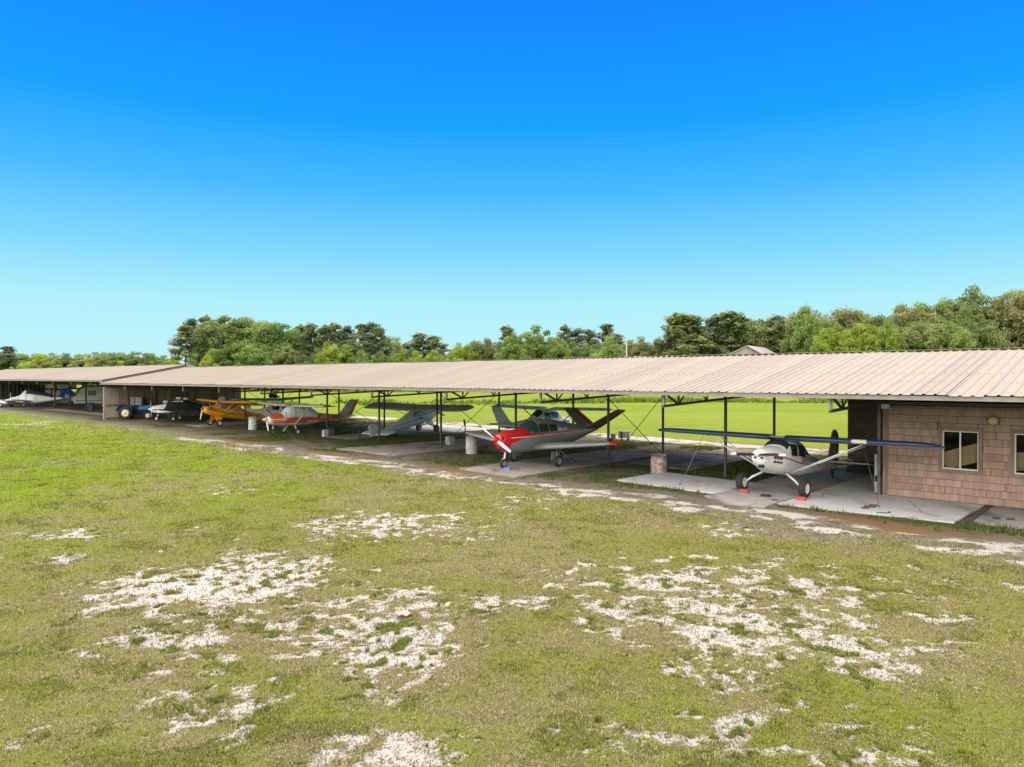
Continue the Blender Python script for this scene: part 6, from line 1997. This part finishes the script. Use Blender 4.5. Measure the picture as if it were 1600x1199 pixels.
stand([(985, 533, 196, 'round', 'dark', 8), (1000, 527, 194, 'round', 'brown', 9), (1022, 531, 194, 'round', 'brown', 10), (1040, 535, 196, 'round', 'dark', 9), (1052, 495, 192, 'pine', 'pine', 9), (1068, 489, 188, 'pine', 'oak', 12), (1082, 492, 190, 'pine', 'pine', 10), (1106, 497, 194, 'tall', 'oak', 8), (1125, 491, 192, 'pine', 'pine', 10), (1145, 487, 190, 'pine', 'oak', 12), (1160, 497, 194, 'pine', 'pine', 8),
       (1178, 491, 190, 'tall', 'oak', 10), (1195, 494, 192, 'tall', 'oak', 9), (1212, 493, 190, 'pine', 'pine', 9), (1224, 500, 194, 'pine', 'pine', 7), (1060, 535, 205, 'round', 'green', 11), (1095, 530, 206, 'round', 'oak', 11), (1120, 528, 206, 'round', 'bright', 11), (1150, 528, 208, 'round', 'green', 12), (1185, 524, 208, 'round', 'dark', 13), (1220, 525, 208, 'round', 'green', 12), (1240, 535, 200, 'round', 'bright', 8), (1080, 548, 186, 'bush', 'green', 8), (1130, 512, 215, 'round', 'dark', 12), (1200, 512, 214, 'round', 'dark', 12)], '', 'in the row behind the grey barn', 'trees behind the grey barn')
stand([(1256, 474, 172, 'oak', 'oak', 11), (1262, 488, 164, 'round', 'green', 8), (1266, 520, 160, 'bush', 'dark', 7), (1285, 497, 172, 'oak', 'dark', 12), (1312, 478, 176, 'oak', 'brown', 14), (1340, 480, 176, 'oak', 'oak', 12), (1362, 488, 174, 'oak', 'oak', 11), (1300, 508, 156, 'round', 'bright', 9), (1325, 520, 152, 'bush', 'bright', 8), (1350, 505, 156, 'round', 'bright', 9), (1385, 502, 154, 'round', 'bright', 9), (1280, 530, 150, 'bush', 'bright', 7), (1370, 522, 152, 'bush', 'bright', 7)], '', 'in the yellow clump right of barn', 'trees of the yellow green clump')
stand([(1398, 486, 170, 'oak', 'oak', 13), (1425, 470, 170, 'oak', 'brown', 14), (1455, 466, 168, 'oak', 'oak', 15), (1410, 505, 158, 'oak', 'oak', 13), (1445, 500, 156, 'oak', 'oak', 13), (1482, 463, 170, 'oak', 'green', 15), (1478, 500, 152, 'oak', 'green', 11), (1512, 460, 168, 'oak', 'oak', 15), (1540, 456, 168, 'oak', 'oak', 15, BARKL), (1575, 450, 166, 'oak', 'brown', 16, BARKL), (1610, 448, 168, 'oak', 'oak', 16, BARKL), (1520, 490, 158, 'oak', 'oak', 13), (1650, 450, 168, 'oak', 'oak', 16), (1560, 500, 175, 'round', 'green', 12), (1600, 505, 175, 'round', 'dark', 12), (1450, 520, 180, 'round', 'dark', 14), (1500, 520, 180, 'round', 'dark', 14), (1400, 525, 180, 'round', 'dark', 12)], '', 'in the wood at the right edge', 'trees of the big oak wood')
rows = [(6, 541, 250, 'pine', 'pine', 10), (-4, 548, 250, 'round', 'dark', 12)]
q = 26; k = 0
lf = ['green', 'oak', 'green', 'bright', 'green', 'oak', 'dark', 'green', 'bright', 'oak', 'dark', 'green', 'dark', 'oak', 'dark', 'dark']
while q < 282:
    rows.append((q, 552 + TR.uniform(-3, 2.5) + (4 if q > 235 else 0), 270 + TR.uniform(-12, 12), 'round', lf[k % 16], 13 + TR.uniform(-2, 3)))
    if k % 2 == 0: rows.append((q + 8, 567 + TR.uniform(-2, 2), 245, 'bush', lf[(k * 5 + 3) % 16] if k % 4 else 'bright', 9))
    q += 13; k += 1
stand(rows, '', 'in the level tree line at far left', 'trees of the far left line')
extra = []
q = 345
while q < 1620:
    base = 530 if q < 620 else (552 if q < 705 else (540 if q < 1040 else (512 if q < 1240 else (500 if q < 1400 else 485))))
    extra.append((q, base + TR.uniform(-7, 7), TR.uniform(248, 268) if q < 1240 else TR.uniform(186, 200), 'round', TR.choice(['green', 'oak', 'dark', 'green', 'oak']), TR.uniform(12, 16)))
    q += TR.uniform(22, 30) * (1.25 if q > 1240 else 1)
stand(extra, '', 'in the back rank of the wood', 'trees in the back rank of the wood')
# tall weeds along the ditch beyond the field
r = np.random.default_rng(99)
n = 26000
xx = r.uniform(-70, 130, n); base = 112 + 5 * np.sin(xx * .05) + r.normal(0, 2.6, n)
dens = fbm(xx * .16, base * .25, 4, 201)
kk = r.random(n) < smooth(.47, .66, dens)
xx, base, dens = xx[kk], base[kk], dens[kk]; m_ = len(xx)
hh = (.15 + .75 * smooth(.50, .72, dens)) * r.uniform(.4, 1.2, m_); az = r.random(m_) * 2 * PI; wd = r.uniform(.10, .30, m_)
co = np.empty((m_, 3, 3), dtype=np.float32)
zz = rise(base)
co[:, 0] = np.stack([xx - np.cos(az) * wd, base - np.sin(az) * wd, zz], 1)
co[:, 1] = np.stack([xx + np.cos(az) * wd, base + np.sin(az) * wd, zz], 1)
co[:, 2] = np.stack([xx + r.normal(0, .25, m_), base + r.normal(0, .25, m_), zz + hh], 1)
me = bpy.data.meshes.new('weeds')
me.vertices.add(m_ * 3); me.vertices.foreach_set('co', co.ravel())
me.loops.add(m_ * 3); me.loops.foreach_set('vertex_index', np.arange(m_ * 3, dtype=np.int32))
me.polygons.add(m_); me.polygons.foreach_set('loop_start', np.arange(0, m_ * 3, 3, dtype=np.int32))
me.update(calc_edges=True)
a = me.attributes.new('tint', 'FLOAT_COLOR', 'POINT')
col = np.where((r.random(m_) < .5)[:, None], np.array((.09, .15, .018)), np.array((.15, .20, .03))) * r.uniform(.8, 1.2, m_)[:, None]
cc = np.ones((m_, 3, 4), dtype=np.float32); cc[:, :, :3] = col[:, None]
a.data.foreach_set('color', cc.ravel())
me.materials.append(tint_material('weed_blade'))
tag(link(bpy.data.objects.new('weeds', me)), 'taller weeds along the ditch across the bright field', 'weeds', kind='stuff')

# grass tufts along the slabs and under the roof
n = 60000
uu = r.uniform(-14, 62, n); vv = r.uniform(-7, 12.5, n)
p = ORG[None] + uu[:, None] * DU[None] + vv[:, None] * DV[None]
k = masks(p[:, 0], p[:, 1])
SLABS = [(-1.9, 2.9, -4.4, -.4), (-4.35, -1.2, -6.2, 5.25), (-9.6, -4.3, -5.05, 5.3), (-20, -9.8, -4.25, 5), (2.1, 3.8, 1, 8), (1.9, 5.6, 8, 11.6), (3.8, 6.1, 1.4, 7.9), (6.5, 10.5, -6.2, 6.2), (17.1, 22.6, -4.6, 6), (13, 16.9, 1, 9.5), (27, 30.4, -.5, 8), (25.6, 32.5, 8, 12.2), (44.5, 47.7, -2.9, 6)]
clear = np.ones(n, dtype=bool)
for a_, b_, c_, d_ in SLABS: clear &= ~((uu > a_ - .03) & (uu < b_ + .03) & (vv > c_ - .03) & (vv < d_ + .03))
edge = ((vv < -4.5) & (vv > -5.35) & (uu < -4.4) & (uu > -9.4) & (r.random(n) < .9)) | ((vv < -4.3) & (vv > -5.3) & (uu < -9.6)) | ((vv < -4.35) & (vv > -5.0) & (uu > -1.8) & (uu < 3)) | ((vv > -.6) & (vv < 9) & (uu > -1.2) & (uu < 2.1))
kk = clear & ((k['shade_tint'] > r.random(n) * .9) | edge) & (vv < 12.2)
uu, vv, p, edge = uu[kk], vv[kk], p[kk], edge[kk]
per = 7
m_ = len(uu) * per
x = np.repeat(p[:, 0], per) + r.normal(0, .07, m_); y = np.repeat(p[:, 1], per) + r.normal(0, .07, m_); ed = np.repeat(edge, per)
z = rise(y) - .01
ln = r.uniform(.05, .13, m_) * (1 + .7 * ed); az = r.random(m_) * 2 * PI; le = r.uniform(.2, 1.0, m_); wd = r.uniform(.010, .022, m_)
co = np.empty((m_, 3, 3), dtype=np.float32)
co[:, 0] = np.stack([x - np.sin(az) * wd, y + np.cos(az) * wd, z], 1); co[:, 1] = np.stack([x + np.sin(az) * wd, y - np.cos(az) * wd, z], 1)
co[:, 2] = np.stack([x + np.cos(az) * np.sin(le) * ln, y + np.sin(az) * np.sin(le) * ln, z + np.cos(le) * ln], 1)
me = bpy.data.meshes.new('shade_grass')
me.vertices.add(m_ * 3); me.vertices.foreach_set('co', co.ravel())
me.loops.add(m_ * 3); me.loops.foreach_set('vertex_index', np.arange(m_ * 3, dtype=np.int32))
me.polygons.add(m_); me.polygons.foreach_set('loop_start', np.arange(0, m_ * 3, 3, dtype=np.int32))
me.update(calc_edges=True)
a = me.attributes.new('tint', 'FLOAT_COLOR', 'POINT')
col = np.where((r.random(m_) < .6)[:, None], np.array((.055, .095, .014)), np.array((.11, .12, .04))) * r.uniform(.75, 1.25, m_)[:, None]  # darker greens: the roof's shade put into the blade colour
cc = np.ones((m_, 3, 4), dtype=np.float32); cc[:, :, :3] = col[:, None]
a.data.foreach_set('color', cc.ravel())
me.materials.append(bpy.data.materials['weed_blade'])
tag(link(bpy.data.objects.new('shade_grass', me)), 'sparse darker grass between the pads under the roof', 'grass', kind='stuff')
